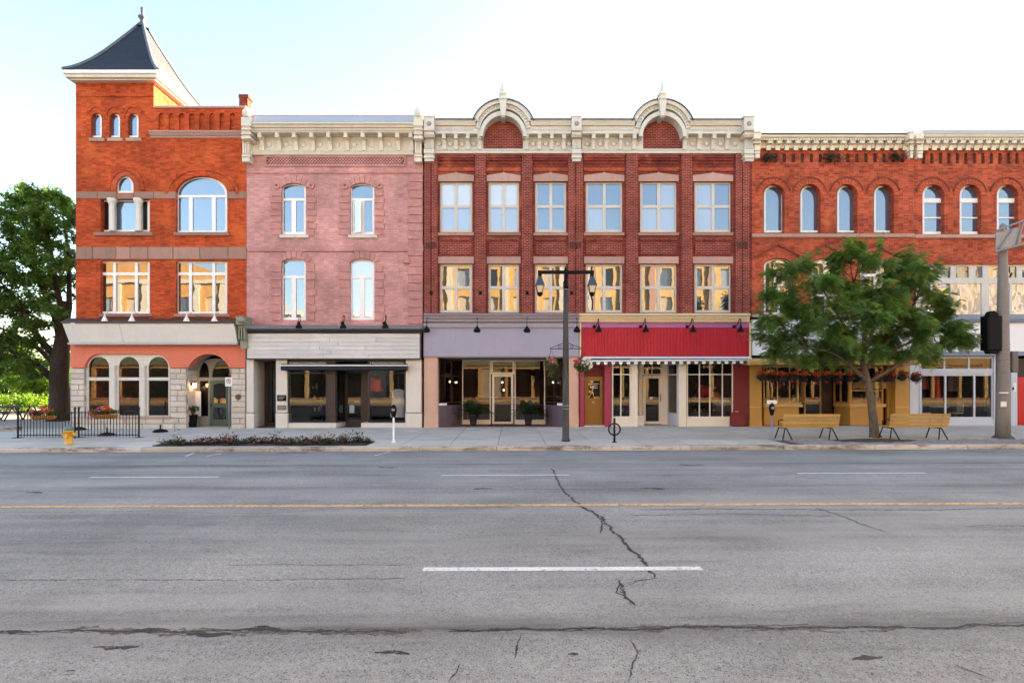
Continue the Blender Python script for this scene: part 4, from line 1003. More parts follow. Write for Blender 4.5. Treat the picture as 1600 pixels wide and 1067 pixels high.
for c in gab:
    yy = -.62
    # arched cornice bands
    MB().pprism(ringband(c, 204, 43, 43, 50, 49.5, 20, 160, 28), -.62, .1).build('gable_band', M['cream2'], C)
    MB().pprism(ringband(c, 204, 50, 49.5, 51.5, 51, 19, 161, 28), -.68, .35).build('gable_flashing', M['darkflash'], C)
    MB().pprism(ringband(c, 207, 36.5, 37.5, 43.6, 44, 10, 170, 28), -.50, .1).build('gable_band', M['cream2'], C)
    MB().pprism(ringband(c, 213, 31.5, 32.5, 37, 39.5, 0, 180, 28), -.56, -.02).build('gable_band', M['cream2'], C)
    gb = MB()
    for q in range(21):
        t = 16 + q*7.4
        if 80 < t < 100: continue
        gb.lathe((X(c + 40*math.cos(R(t)), -.5), -.51, Z(207 - 41*math.sin(R(t)), -.5) - .025), [(.02, 0), (.05, .012), (.05, .04), (.02, .05)], 6)
    gb.build('gable_bead_row', M['cream2'], C, kind='stuff')
    MB().pprism([(c - 33, 232), (c + 33, 232)] + [(c + 33*math.cos(R(180*i/20)), 214 - 33*math.sin(R(180*i/20))) for i in range(21)], -.03, .02).build('gable_brickwork', M['brickC2'], C)
    ks = MB()
    ks.pprism([(c - 3, 181), (c + 3, 181), (c + 6.3, 154), (c - 6.3, 154)], -.76, .05); ks.pbox(c - 2.6, c + 2.6, 177, 183.5, -.70, -.4)
    ks.pbox(c - 6.8, c + 6.8, 152, 154.5, -.80, .0); ks.pbox(c - 5, c + 5, 146.5, 152, -.72, -.1); ks.pbox(c - 6, c + 6, 144.5, 146.7, -.76, -.05)
    xx = X(c, -.5); zb = Z(144.5, -.5); ks.lathe((xx, -.42, zb), [(.165, 0), (.14, .06), (.012, .70)], 4); ks.build('keystone_finial', M['cream2'], C)
# ---- shop fronts of building C
FC = gz(0, 0) + .01; FCR = gz(0, 7) + .01; FD = gz(0, 14) + .01; FE = gz(0, 19) + .01
# left: mauve fascia over a deep recessed entrance
MB().sweep(661.5, 905, [(489.5, -.30), (491, -.42), (492, -.42), (493, -.36), (499, -.30), (500, -.34), (502, -.34), (504, -.26)]).build('shop_cornice', M['mauve2'], C)
dn = MB()
for i in range(75): dn.pbox(668 + i*3.1, 669.8 + i*3.1, 494.2, 498, -.36, -.28)
dn.build('dentil_course', M['mauve2'], C, kind='stuff')
MB().pbox(661.8, 904.5, 504, 510, -.20, .3).build('fascia_moulding', M['mauve'], C); MB().pbox(661.8, 904.5, 510, 512, -.25, .3).build('fascia_moulding', M['mauve2'], C)
fm_ = MB().pbox(661.8, 904.5, 512, 556, -.18, .3).build('sign_fascia', M['mauve'], C)
MB().pbox(661.8, 904.5, 555.8, 558, -.22, .3).build('fascia_moulding', M['mauve2'], C)
for a, b in ((662.8, 684), (883, 904)):
    MB().pbox(a, b, 558.2, 671, -.14, .35, .01).build('pilaster', M['peach'], C)
    MB().pbox(a - .4, b + .4, 650.5, 671, -.17, .2, .01).build('pilaster_base', M['peach'], C)
    for u, v, s_, t in ((a + 2.5, a + 3.8, 562, 648), (b - 3.8, b - 2.5, 562, 648), (a + 3.9, b - 3.9, 562, 563.3)): MB().pbox(u, v, s_, t, -.16, -.13).build('pilaster_trim', M['peach'], C)
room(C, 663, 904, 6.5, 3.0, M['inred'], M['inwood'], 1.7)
MB().box(X(663), X(904), -.02, 1.69, -.4, FC).build('entry_floor', M['tile'], C)
MB().box(X(663), X(904), .36, 1.7, Z(559.5), Z(557.5)).build('entry_ceiling', M['mauve2'], C)
yb_ = 1.65; ZT = Z(560)
P0, P1, P2, P3 = (X(685), .25), (X(722, yb_), yb_), (X(852, yb_), yb_), (X(882), .25)
for (a, b) in ((P0, P1), (P3, P2)):
    m = MB(); s = 1 if a is P0 else -1
    cxs = [(a[0] + (b[0]-a[0])*t + s*.18*math.sin(math.pi*t), a[1] + (b[1]-a[1])*t) for t in (0, .2, .4, .6, .8, 1)]
    plan(m, cxs + [(a[0] - s*.5, b[1]), (a[0] - s*.5, a[1])], -.3, Z(634)); m.build('bulkhead', M['purple'], C)
    m = MB(); plan(m, [(p[0] + s*.03, p[1] - .03) for p in cxs[:2]] + [(a[0] - s*.2, cxs[1][1]), (a[0] - s*.2, a[1] - .03)], Z(634) + .004, Z(634) + .10); m.build('display_ledge', M['white'], C)
    A_, B_ = (a, b) if s > 0 else (b, a)
    glazed(C, A_, B_, Z(634) + .105, ZT, M['brown'], M['gl_shop'], (.5,), (Z(587),), .04, .05)
glazed(C, P1, (X(767, yb_), yb_), .03, ZT, M['shopcream'], M['gl_shop'], (), (), .05, .06)
glazed(C, (X(804, yb_), yb_), P2, .03, ZT, M['shopcream'], M['gl_shop'], (), (), .05, .06)
MB().box(P1[0], X(767, yb_), yb_ - .04, yb_ + .05, -.3, .03).build('sill_rail', M['shopcream'], C); MB().box(X(804, yb_), P2[0], yb_ - .04, yb_ + .05, -.3, .03).build('sill_rail', M['shopcream'], C)
glazed(C, (X(767.3, yb_), yb_ - .02), (X(803.7, yb_), yb_ - .02), 2.17, ZT, M['shopcream'], M['gl_shop'], (), (), .09, .07, 'transom_light')
dC = glazed(C, (X(769, yb_), yb_ - .05), (X(802, yb_), yb_ - .05), FC + .02, 2.16, M['shopcream'], M['gl_shop'], (), (), .10, .06, 'door')
MB().tube([(X(798.5, yb_), yb_ - .14, .9), (X(798.5, yb_), yb_ - .14, 1.3)], .02, 6).build('handle', M['galv'], dC)
MB().box(X(763, 1), X(808, 1), .9, 1.45, FC + .002, FC + .016).build('door_mat', M['black'], C)
# right: cream cornice, orchid band, red boards, cream frames
MB().sweep(905.6, 1173, [(489.5, -.32), (491, -.45), (492.5, -.45), (494, -.38), (500, -.32), (501, -.35), (503, -.33), (504, -.26)]).build('shop_cornice', M['creamC'], C)
dn = MB()
for i in range(68): dn.pbox(909 + i*3.85, 911.2 + i*3.85, 494.6, 497, -.40, -.30); dn.pbox(909 + i*3.85, 911.2 + i*3.85, 498, 500, -.37, -.30)
dn.build('dentil_course', M['creamC'], C, kind='stuff')
MB().pbox(908, 1171.5, 504, 512, -.22, .3).build('fascia_band', M['magenta'], C)
MB().pbox(908, 1171.5, 512, 557, -.15, .3).build('fascia_backing', M['darkred'], C)
nb = 51; bw_ = (1171 - 908.5) / nb
bme = MB(); hgt = (556.2 - 512.4) * S(-.18); bwm = bw_ * S(-.18)
bme.cbox(-bwm/2 + .002, bwm/2 - .002, 0, .035, 0, hgt, .007); bme = bme.mesh(name='board')
for i in range(nb): piece('board', bme, M['red'], C, (X(908.5 + (i+.5)*bw_, -.18), -.18, Z(556.2, -.18)))
for a, b in ((905.6, 908.2), (1171.3, 1173.8)): MB().pbox(a, b, 504.2, 558, -.24, .3).build('fascia_edge', M['creamC'], C)
for a, b in ((905.5, 913), (945, 955)): MB().pbox(a, b, 557.5, 671, -.08, .9, .008).build('door_post', M['wine'], C)
MB().pbox(913.2, 944.8, 565, 587.5, .55, .65).build('door_header', M['darkred'], C)
yg = .58
gd = window(C, rect(913.5, 944.8, 588, 665), [rect(919.5, 937.5, 595, 622)], M['gold'], M['gl_dark'], yg, .05, 'door')
m = MB()
for (a, b, c_) in ((922, 936, 599), (925, 934, 602.2), (924, 928, 605.5), (929, 934, 605.5)): m.pbox(a, b, c_, c_ + 1.1, yg + .03, yg + .04)
m.build('door_lettering', M['paper'], gd, kind='stuff')
MB().pbox(925.2, 926.1, 626.5, 630, yg - .01, yg + .01).build('house_number', M['paper'], gd); MB().pbox(927.6, 928.5, 626.5, 630, yg - .01, yg + .01).build('house_number', M['paper'], gd)
hk = MB(); hk.lathe((X(941.5, yg), yg - .05, Z(631, yg)), [(.025, -.03), (.035, 0), (.025, .03)], 8); hk.build('handle', M['brown'], gd)
MB().box(X(913), X(945), -.05, .65, -.4, FCR + .03).build('door_step', M['slab2'], C)
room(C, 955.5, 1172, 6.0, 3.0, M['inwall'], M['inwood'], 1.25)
MB().box(X(955), X(1172), -.01, 1.24, -.4, FCR).build('entry_floor', M['slab'], C)
MB().box(X(946), X(1172), .36, 1.24, Z(560.5), Z(558.5)).build('entry_ceiling', M['shopcream'], C)
zs_ = Z(652.5); zt_ = Z(566)
MB().pbox(955.5, 986.5, 652.6, 671, -.04, .3, .008).build('stall_riser', M['shopcream'], C)
glazed(C, (X(956), .03), (X(986), .03), zs_, zt_, M['shopcream'], M['gl_shop'], (.47,), (Z(585),), .06)
MB().pbox(986.3, 996.5, 558.5, 671, -.08, .3, .01).build('column', M['shopcream'], C)
ye = 1.2
glazed(C, (X(996.3), .3), (X(998.5, ye), ye), .35, zt_, M['shopcream'], M['gl_shop'], (), (), .06)
MB().box(X(994), X(999.5, ye), .31, ye, -.3, .34).build('stall_riser', M['shopcream'], C)
MB().pbox(997, 1004, 562, 666, ye - .05, ye + .05).build('door_jamb', M['shopcream'], C)
MB().pbox(1033.5, 1043, 562, 666, ye - .05, ye + .05).build('door_jamb', M['shopcream'], C)
glazed(C, (X(1004, ye), ye), (X(1033.5, ye), ye), Z(586, ye), Z(564, ye), M['shopcream'], M['gl_shop'], (.5,), (), .05, .06, 'transom_light')
d2 = glazed(C, (X(1004.3, ye), ye - .03), (X(1033.2, ye), ye - .03), FCR + .02, Z(587, ye), M['shopcream'], M['gl_shop'], (), (), .12, .06, 'door')
MB().tube([(X(1031, ye), ye - .12, .95), (X(1031, ye), ye - .12, 1.25)], .018, 6).build('handle', M['galv'], d2)
MB().pbox(1015, 1019.5, 620, 623.5, ye - .05, ye - .03).build('door_notice', M['paper'], d2)
glazed(C, (X(1043, ye), ye), (X(1060.5), .1), .35, zt_, M['blueg'], M['gl_shop'], (), (Z(585),), .09)
m = MB(); plan(m, [(X(1042, ye), ye), (X(1060.5), .08), (X(1063), .25), (X(1046, ye), ye)], -.3, .345); m.build('stall_riser', M['blueg'], C)
MB().pbox(1060.8, 1072.5, 558.5, 671, -.08, .3, .01).build('column', M['shopcream'], C)
MB().pbox(1072.8, 1146, 652.6, 671, -.04, .3, .008).build('stall_riser', M['shopcream'], C)
glazed(C, (X(1073), .03), (X(1145.5), .03), zs_, zt_, M['shopcream'], M['gl_shop'], (.275, .5, .77), (Z(585),), .055)
MB().pbox(1146.5, 1171.5, 558.5, 671, -.05, .35, .01).build('end_panel', M['darkred'], C)
for px, py in ((934, 671),): pass
bxr = thing('mail_box', 'dark red metal box against the red panel at the right end of the shop', 'box', (X(1154), -.25, gz(0, 10)))
MB().pbox(1143.5, 1164, 646, 665.3, -.32, -.06, .02).build('box_body', M['darkred'], bxr); MB().pbox(1142.5, 1165, 644, 646.3, -.35, -.055, .01).build('lid', M['darkred'], bxr)
MB().pbox(1150, 1154, 642.5, 644, -.25, -.15).build('knob', M['ochre'], bxr)
# striped awning
aw = thing('awning', 'narrow black and white striped awning with scalloped edge under the red boards', 'awning', (X(1040), -.4, Z(560)))
MB().sweep(913, 1175, [(556.8, -.25), (558.5, -.50), (560, -.58)], -.2).build('awning_hood', M['white'], aw)
MB().tube([(X(913, -.62), -.62, Z(564, -.62)), (X(1173, -.62), -.62, Z(562.5, -.62))], .035, 8).build('edge_bar', M['white'], aw)
s1 = MB(); s1.prism([(-.078, 0), (-.074, -.10), (-.045, -.135), (0, -.145), (.045, -.135), (.074, -.10), (.078, 0)], 0, .012, back=True); s1 = s1.mesh(name='valance_stripe')
s2 = s1.copy(); i = 0; px = 917.0
aw_b = paint('black_awning_cloth', (.05, .05, .055), .8, .2, .1)
while px < 1172:
    piece('valance_stripe', s1 if i % 2 else s2, M['white'] if i % 2 else aw_b, aw, (X(px, -.62), -.61, Z(564.6 - (px-917)*.006, -.62))); px += 5.9; i += 1
# bolt plates on the piers
for k, (a, py) in enumerate(((673.5, 457), (750, 457), (823, 457), (893.5, 457), (988, 458))):
    pass

# ================================================================== building D: weathered red brick, mustard shop
D = thing('brick_building', 'weathered red brick building with four plain arched windows behind the street tree', 'building', (X(1302), 0, 0))
E = thing('brick_building', 'red brick building at the right edge with white shop fascia', 'building', (X(1520), 0, 0))
WD = [(1192, 1226), (1249, 1282.5), (1306.5, 1340), (1364, 1397)]; WE = [(1441.5, 1475.5), (1499.5, 1533), (1557.5, 1591), (1615, 1649)]
W2 = [(1193.5, 1240), (1268, 1312), (1344, 1390)]
hD = [arch(a, b, 287.5, 304, 365, 16) for a, b in WD] + [arch(a, b, 404, 416, 491, 12) for a, b in W2]
def arcade(a0, n, step, w_): return [(a0 + i*step, a0 + i*step + w_) for i in range(n)]
arD = arcade(1194, 16, 14.2, 5.8); arE = arcade(1440, 17, 13.3, 5.6)
hD += [arch(a, b, 240, 243, 254, 6) for a, b in arD]
wall(D, [(1175, 500), (1175, 212), (1429.6, 212), (1429.6, 500)], hD, M['brickD'])
hE = [arch(a, b, 288, 305, 366, 16) for a, b in WE] + [rect(1420.0+11, 1690, 413, 493)] + [arch(a, b, 239, 242, 256, 6) for a, b in arE]
wall(E, [(1430, 500), (1430, 208), (1700, 208), (1700, 500)], hE, M['brickD'])
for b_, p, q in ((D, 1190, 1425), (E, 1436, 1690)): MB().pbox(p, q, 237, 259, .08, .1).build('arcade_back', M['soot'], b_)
shell(D, 1175, 1429.6, 216, 13); shell(E, 1430, 1700, 213, 13)
m = MB(); m.sweep(1175.3, 1429.5, [(365.3, -.09), (370, -.09), (371.5, -.05)]); m.build('sill_course', M['sand2'], D)
m = MB(); m.sweep(1430.2, 1699, [(366.3, -.09), (371, -.09), (372.5, -.05)]); m.build('sill_course', M['sand2'], E)
olive = paint('olive_frame_paint', (.16, .17, .13), .5, .15, .2)
for a, b in WD:
    window(D, arch(a-.5, b+.5, 287, 304, 365.5, 16), [inset_arch(a, b, 287.5, 304, 365, 1.8, 16)], olive, M['gl_blind'] if False else M['gl_up'], .26, .08)
    fr = MB().pprism(inset_arch(a, b, 287.5, 304, 365, 1.8, 16), .265, .30, [inset_arch(a, b, 287.5, 304, 365, 4.6, 16)]); fr.build('sash_rim', M['winwhite'], D)
def hoods(b_, W, cy, top, sooty, mat):
    for k, (a, b) in enumerate(W):
        c = (a+b)/2; h = (b-a)/2
        n = 13
        for q in range(n):
            t0, t1 = 180*q/n + .7, 180*(q+1)/n - .7
            MB().pprism(ringband(c, cy, h + .6, cy - top - .4, h + 8.5, cy - top + 9, t0, t1, 3), -.03, .03).build('voussoir', mat, b_)
        raised(b_, ringband(c, cy, h + 8.8, cy - top + 9.3, h + 10.6, cy - top + 11.6, 14, 166, 18), M['sootb'], -.06)
hoods(D, WD, 304, 287.5, True, M['brickD2']); hoods(E, WE, 305, 288, True, M['brickD2'])
for a, b in WE:
    c = (a+b)/2
    window(E, arch(a-.5, b+.5, 287.5, 305, 366.5, 16), [inset_arch(a, b, 288, 305, 313, 3.0, 16), rect(a+3, b-3, 317, 339.5), rect(a+3, b-3, 341.5, 362)], M['winwhite'], M['gl_up'], .2, .08)
for k, (a, b) in enumerate(W2):
    c = (a+b)/2
    window(D, arch(a-.5, b+.5, 403.5, 416, 491.5, 12), [inset_arch(a, b, 404, 416, 428+3, 3, 12), rect(a+3, c-1.6, 432, 460), rect(c+1.6, b-3, 432, 460), rect(a+3, c-1.6, 463, 488), rect(c+1.6, b-3, 463, 488)], M['winwhite'], M['gl_wavy'], .16, .08)
    raised(D, [(a - 16, 402), (a - 13, 402), (c, 383.5), (b + 13, 402), (b + 16, 402), (c, 380)], M['sootb'], -.06, 'gable_hood')
    for q in range(11):
        t0, t1 = 180*q/11 + .8, 180*(q+1)/11 - .8
        MB().pprism(ringband(c, 416, (b-a)/2 + .6, 12.5, (b-a)/2 + 6, 20, t0, t1, 3), -.03, .03).build('voussoir', M['brickD2'], D)
MB().sweep(1175.3, 1430, [(491.2, -.08), (495, -.08)]).build('string_course', M['sand2'], D)
# cornices
def cornice2(b_, a, b, tops, mat, topmat):
    t0, t1 = tops
    MB().pbox(a, b, t0, t1, -.55, .35).build('cornice_flashing', topmat, b_)
    MB().sweep(a, b, [(t1, -.52), (t1 + 3, -.50), (t1 + 5.5, -.44), (t1 + 6, -.38), (219.5, -.34), (220, -.14), (231, -.12), (232, -.09)]).build('cornice', mat, b_)
    dn = MB(); p = a + 3
    while p < b - 3: dn.pbox(p, p + 2.2, t1 + 6.2, t1 + 9, -.43, -.34); p += 4.1
    dn.build('dentil_course', mat, b_, kind='stuff')
cornice2(D, 1190, 1421, (207.5, 210), M['cream3'], M['darkflash']); cornice2(E, 1444, 1700, (203, 209.5), M['cream3'], M['flash'])
bmD = bracket_mesh(.19, .36, .24, .05)
p = 1203.0
while p < 1418: piece('bracket', bmD, M['cream3'], D, (X(p, -.3), -.13, Z(219.8, -.3))); p += 14.3
p = 1450.0
while p < 1640: piece('bracket', bmD, M['cream3'], E, (X(p, -.3), -.13, Z(219.8, -.3))); p += 13.3
rowsD = [(203.5, 207, -.6, -.6, -.72), (207, 217, 0, 0, -.68), (217, 220, 1, 1, -.58), (220, 224, 0, 0, -.50), (224, 235, 1, 1, -.34), (235, 240, 1.6, 1.6, -.26), (240, 247, 2, 2, -.22)]
console(D, 1178, 1189.5, rowsD, M['cream3']); console(D, 1421, 1429, rowsD, M['cream3']); console(E, 1432, 1444, rowsD[1:], M['cream3'])
# second-floor window band of E
hs = []
for a, b in ((1440, 1466), (1468, 1485.5), (1494, 1514), (1524.5, 1535.5), (1546, 1563), (1576, 1588.5), (1597, 1620), (1626, 1650), (1656, 1684)): hs.append(rect(a, b, 416.5, 434))
for a, b in ((1440, 1485), (1487, 1534), (1546, 1578), (1581, 1640), (1644, 1684)): hs.append(rect(a, b, 443, 491))
window(E, rect(1430.6, 1690.4, 412.5, 493.5), hs, M['cream2'], lambda i: M['curtain'] if i >= 9 and i != 9 else (M['gl_wavy'] if i % 3 == 1 else M['gl_dark'] if i % 3 == 2 else M['gl_up']), .10, .1)
MB().sweep(1430, 1700, [(491, -.05), (492, -.34), (498, -.34), (503.5, -.28), (504, -.2)]).build('shop_cornice', M['bluetrim'], E)
MB().pbox(1430.5, 1700, 504, 549, -.16, .3).build('sign_fascia', M['panelE'], E)
MB().pbox(1419.5, 1700, 549, 555.5, -.24, .3).build('fascia_trim', M['bluetrim'], E)
# fascia of D: white panel with black scrollwork behind the tree, mustard canopy
MB().pbox(1175.4, 1429.6, 495.3, 559, -.12, .3).build('sign_fascia', M['panelE'], D)
MB().pbox(1175.4, 1429.6, 495.4, 499, -.16, .2).build('fascia_edge', M['black'], D); MB().pbox(1175.4, 1429.6, 555, 559, -.16, .2).build('fascia_edge', M['black'], D)
rs = random.Random(9); sw = MB()
for i in range(60):
    px, py = rs.uniform(1180, 1424), rs.uniform(503, 551); r0 = rs.uniform(2, 6); a0 = rs.uniform(0, 6.28)
    pts = [(X(px + r0*(1 - t*.09)*math.cos(a0 + t*.5), -.13), -.128, Z(py + r0*(1 - t*.09)*math.sin(a0 + t*.5), -.13)) for t in range(10)]
    sw.tube(pts, .018, 4)
sw.build('scrollwork', M['black'], D, kind='stuff')
MB().sweep(1174, 1437, [(560, -.5), (561.5, -.95), (564.5, -.97), (569, -.92), (570, -.88)], .0).build('canopy', M['ochre'], D)
MB().box(X(1175), X(1432, -.8), -.86, .3, Z(569.5, -.4) - .02, Z(569.5, -.4)).build('canopy_soffit', M['mustard'], D)
for a, b in ((1171.8, 1190.5), (1399, 1421)):
    MB().pbox(a, b, 570, 671, -.10, .35, .01).build('pilaster', M['mustard'], D); MB().pbox(a - .5, b + .5, 655, 671, -.14, .2, .01).build('pilaster_base', M['mustard'], D)
    MB().pbox(a + .2, b - .2, 635.4, 636.6, -.112, -.09).build('pilaster_trim', M['ochre'], D)
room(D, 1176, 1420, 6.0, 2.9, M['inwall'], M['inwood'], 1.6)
MB().box(X(1176), X(1420), -.01, 1.59, -.4, FD).build('entry_floor', M['tile'], D)
MB().box(X(1176), X(1420), .32, 1.59, Z(570.5), Z(569)).build('entry_ceiling', M['brown'], D)
zt_ = Z(572); zl = Z(636)
def bay(pts, mat, nm='stall_riser', z0=-.3, z1=None): m = MB(); plan(m, pts, z0, z1 or zl); m.build(nm, mat, D)
bay([(X(1197), .22), (X(1252), .22), (X(1256), 1.5), (X(1197), 1.5)], M['mustard']); bay([(X(1195), .14), (X(1257), .14), (X(1257), .34), (X(1195), .34)], M['ochre'], 'window_ledge', zl + .003, zl + .13)
glazed(D, (X(1197), .28), (X(1252), .28), zl + .135, zt_, M['ochre'], M['gl_shop'], (.1, .4, .75), (Z(583),), .045)
glazed(D, (X(1252), .3), (X(1254.5, 1.4), 1.4), zl + .135, zt_, M['ochre'], M['gl_shop'], (), (), .05)
glazed(D, (X(1256, 1.45), 1.45), (X(1283, 1.45), 1.45), FD + .02, zt_, M['ochre'], M['gl_shop'], (), (1.0, 2.15), .07, .06, 'door')
MB().pbox(1283, 1300, 575, 664, 1.42, 1.5).build('side_panel', M['brown'], D)
bay([(X(1333), .22), (X(1385), .22), (X(1392), 1.5), (X(1303, 1.45), 1.45)], M['mustard']); bay([(X(1331), .14), (X(1388), .14), (X(1388), .34), (X(1301, 1.4), 1.38), (X(1300, 1.4), 1.25)], M['ochre'], 'window_ledge', zl + .003, zl + .13)
glazed(D, (X(1303, 1.4), 1.4), (X(1333), .28), zl + .135, zt_, M['mustard'], M['gl_shop'], (.45,), (), .08)
glazed(D, (X(1333.5), .28), (X(1386), .28), zl + .135, zt_, M['mustard'], M['gl_shop'], (.5,), (Z(592), Z(610)), .07)
MB().pbox(1386.5, 1399, 571, 670, .25, .4).build('side_panel', M['mustard'], D)
MB().pbox(1333.5, 1385, 597, 607, .30, .33).build('sign_board', M['ochre'], D)
# shop front of E
MB().pbox(1421.5, 1436, 555.6, 671, -.06, .35, .01).build('pilaster', M['blueg'], E)
room(E, 1431, 1553, 6.0, 2.95, M['inwall'], M['floor'], .1)
MB().pbox(1436.3, 1553, 655, 671, -.06, .3, .008).build('stall_riser', M['blueg'], E)
glazed(E, (X(1436.5), .02), (X(1552.5), .02), Z(654.8), Z(583.5), M['blueg'], M['gl_shop'], (.35, .74), (), .10)
MB().pbox(1436.5, 1552.5, 579.5, 583.3, -.05, .1).build('transom_bar', M['blueg'], E)
glazed(E, (X(1436.5), .02), (X(1552.5), .02), Z(579.3), Z(556.5), M['blueg'], M['gl_shop'], (.335, .665), (), .09, name='transom_light')
MB().pbox(1553.2, 1558, 556, 671, -.08, .3).build('post', M['blueg'], E)
glazed(E, (X(1558.5), .5), (X(1580), .5), FE + .02, Z(558), M['blueg'], M['gl_shop'], (), (2.1,), .10, .06, 'door')
MB().pbox(1580, 1590, 556, 671, -.06, .6, .01).build('pilaster', M['blueg'], E)
rd = MB().pbox(1590.5, 1625, 589, 666, .25, .31).build('door', M['reddoor'], E)
MB().pbox(1590.3, 1625, 560, 588.6, .25, .31).build('door_header', M['brown'], E)
MB().pbox(1625.4, 1700, 556, 671, -.06, .6).build('end_wall', M['blueg'], E)
MB().box(X(1558), X(1590), .0, .5, -.4, FE).build('entry_floor', M['slab'], E)
MB().pbox(1583.5, 1588, 598, 612, -.075, -.05).build('notice', M['paper'], E); MB().pbox(1582.5, 1584.5, 605, 609, -.09, -.05).build('doorbell', M['black'], E)
# ragged ivy / nest tufts on the corbels
ivm = leafmat('dry_weed_leaf', (.05, .045, .03), (.09, .06, .045), .2)
def tuft(parent_name, label, px, py, rad, n, y=-.1):
    m = MB(); rr = random.Random(int(px))
    for i in range(n):
        a, b = rr.gauss(0, rad), rr.gauss(0, rad*.5); c = Vector((X(px + a, y), y - abs(rr.gauss(0, .05)), Z(py + b, y)))
        d = Vector((rr.uniform(-1, 1), rr.uniform(-.6, .2), rr.uniform(-1, 1))).normalized() * .12; e = d.orthogonal().normalized() * .022
        m.add([c - d - e, c - d + e, c + d + e, c + d - e], [(0, 1, 2, 3)])
    tag(m.build(parent_name, ivm), label, 'weeds', 'dry weeds rooted in the brick corbels')
tuft('weed_tuft', 'dry weed tuft at the left end of the red brick corbels', 1201, 246, 6, 60); tuft('weed_tuft', 'dry weed tuft in the middle of the red brick corbels', 1299, 246, 7, 70); tuft('weed_tuft', 'dry weed tuft at the right end of the red brick corbels', 1400, 246, 6, 60)

# unseen block added right of the frame to keep the low sun off the street
G = thing('brick_building', 'unseen red brick block added beyond the right edge to stop the low sun', 'building', (X(2300), 0, 0))
MB().pbox(1700.5, 3600, 205, 671, 0.0, .3).build('wall', M['brickD'], G)
shell(G, 1700.5, 3600, 210, 13)
# ================================================================== lamps on the facades
def gooseneck(px, py, y, label, style, mat, group):
    """sign lamp: py is the row of the shade's lower rim"""
    x, z = X(px, y - .38), Z(py, y - .38)
    t = thing('sign_lamp', label, 'lamp', (x, y, z), group)
    yy = y - .38
    if style == 'cone':
        MB().lathe((x, yy, z), [(.135, 0), (.13, .015), (.045, .20), (.03, .24), (.028, .30)], 14).build('lamp_shade', mat, t)
        MB().tube([(x, yy, z + .28), (x, yy + .03, z + .36), (x, yy + .16, z + .42), (x, y + .55, z + .30)], .016, 6).build('arm', mat, t)
        MB().box(x - .05, x + .05, y + .5, y + .58, z + .24, z + .36).build('wall_plate', mat, t)
    elif style == 'bell':
        MB().lathe((x, yy, z), [(.14, 0), (.142, .03), (.12, .09), (.07, .17), (.045, .24), (.03, .29)], 14).build('lamp_shade', mat, t)
        pts = [(x, yy, z + .28)] + [(x + .0, yy + .13 - .13*math.cos(R(k*22.5)), z + .44 + .13*math.sin(R(k*22.5))) for k in range(9)] + [(x - .06, y - .06, z + .28), (x - .12, y, z + .26)]
        MB().tube(pts, .016, 6).build('arm', mat, t)
        MB().lathe((x - .14, y - .01, z + .20), [(.03, 0), (.07, .03), (.07, .09), (.03, .12)], 10).build('wall_plate', mat, t)
    else:
        MB().lathe((x, yy, z), [(.10, 0), (.15, .05), (.15, .09), (.10, .17), (.05, .22), (.04, .27)], 14).build('lamp_shade', mat, t)
        MB().tube([(x, yy, z + .25), (x, yy + .02, z + .42), (x, yy + .1, z + .62), (x, y + .0, z + .66)], .014, 6).build('arm', mat, t)
        MB().box(x - .05, x + .05, y, y + .04, z + .58, z + .72).build('wall_plate', mat, t)
    return t
ordn = ['first', 'second', 'third', 'fourth']
for k, px in enumerate((163.5, 206, 291.5, 335)): gooseneck(px, 502.3, -.45, f'white cone sign lamp above the white fascia, {ordn[k]} from the left', 'cone', M['white'], 'white cone lamps over the white fascia')
for k, px in enumerate((467, 536, 602)): gooseneck(px, 513, -.22, f'black gooseneck lamp over the grey plank fascia, {ordn[k]} from the left', 'bell', M['black'], 'gooseneck lamps over the plank fascia')
for k, px in enumerate((666.5, 745.5, 823.5, 901.5)): gooseneck(px, 519.5, -.28, f'black sign lamp on the mauve fascia, {ordn[k]} from the left', 'globe', M['black'], 'black lamps on the mauve fascia')
for k, px in enumerate((935.5, 1009, 1083, 1157.5)): gooseneck(px, 518.5, -.24, f'black gooseneck lamp on the red board fascia, {ordn[k]} from the left', 'bell', M['black'], 'gooseneck lamps on the red fascia')
for k, px in enumerate((673.5, 750.5, 823.7, 893.2)):
    t = MB(); t.pbox(px - 2, px + 2, 454.5, 459.5, -.22, -.115, .01); tag(t.build('pier_bracket', M['black']), f'small black bracket on the dark red brick pier, {ordn[k]} from the left', 'bracket', 'black brackets on brick piers')
lan = thing('wall_lantern', 'lit wall lantern inside the arched porch', 'lantern', (X(302, .4), .4, Z(602, .4)))
xl_, zl_ = X(302.5, .35), Z(602, .35)
MB().box(xl_ - .12, xl_ - .02, .28, .44, zl_ - .02, zl_ + .10).build('lantern_arm', M['black'], lan)
MB().lathe((xl_ + .04, .35, zl_ - .10), [(.03, 0), (.075, .04), (.08, .14), (.05, .19)], 12).build('globe', emit('warm_lamp_glow', (1.0, .55, .28), 4.0), lan)
MB().lathe((xl_ + .04, .35, zl_ + .095), [(.09, 0), (.03, .06), (.01, .09)], 12).build('lantern_cap', M['black'], lan)
mb = MB(); mb.box(X(296, .4) , X(308, .4), .70, .74, .30, 1.40); tag(mb.build('menu_board', M['paper']), 'blank white board standing in the arched porch', 'board')

# ================================================================== street furniture
def stand(px, py): y = gy(py, px); return X(px, y), y, gz(y, X(px, y))
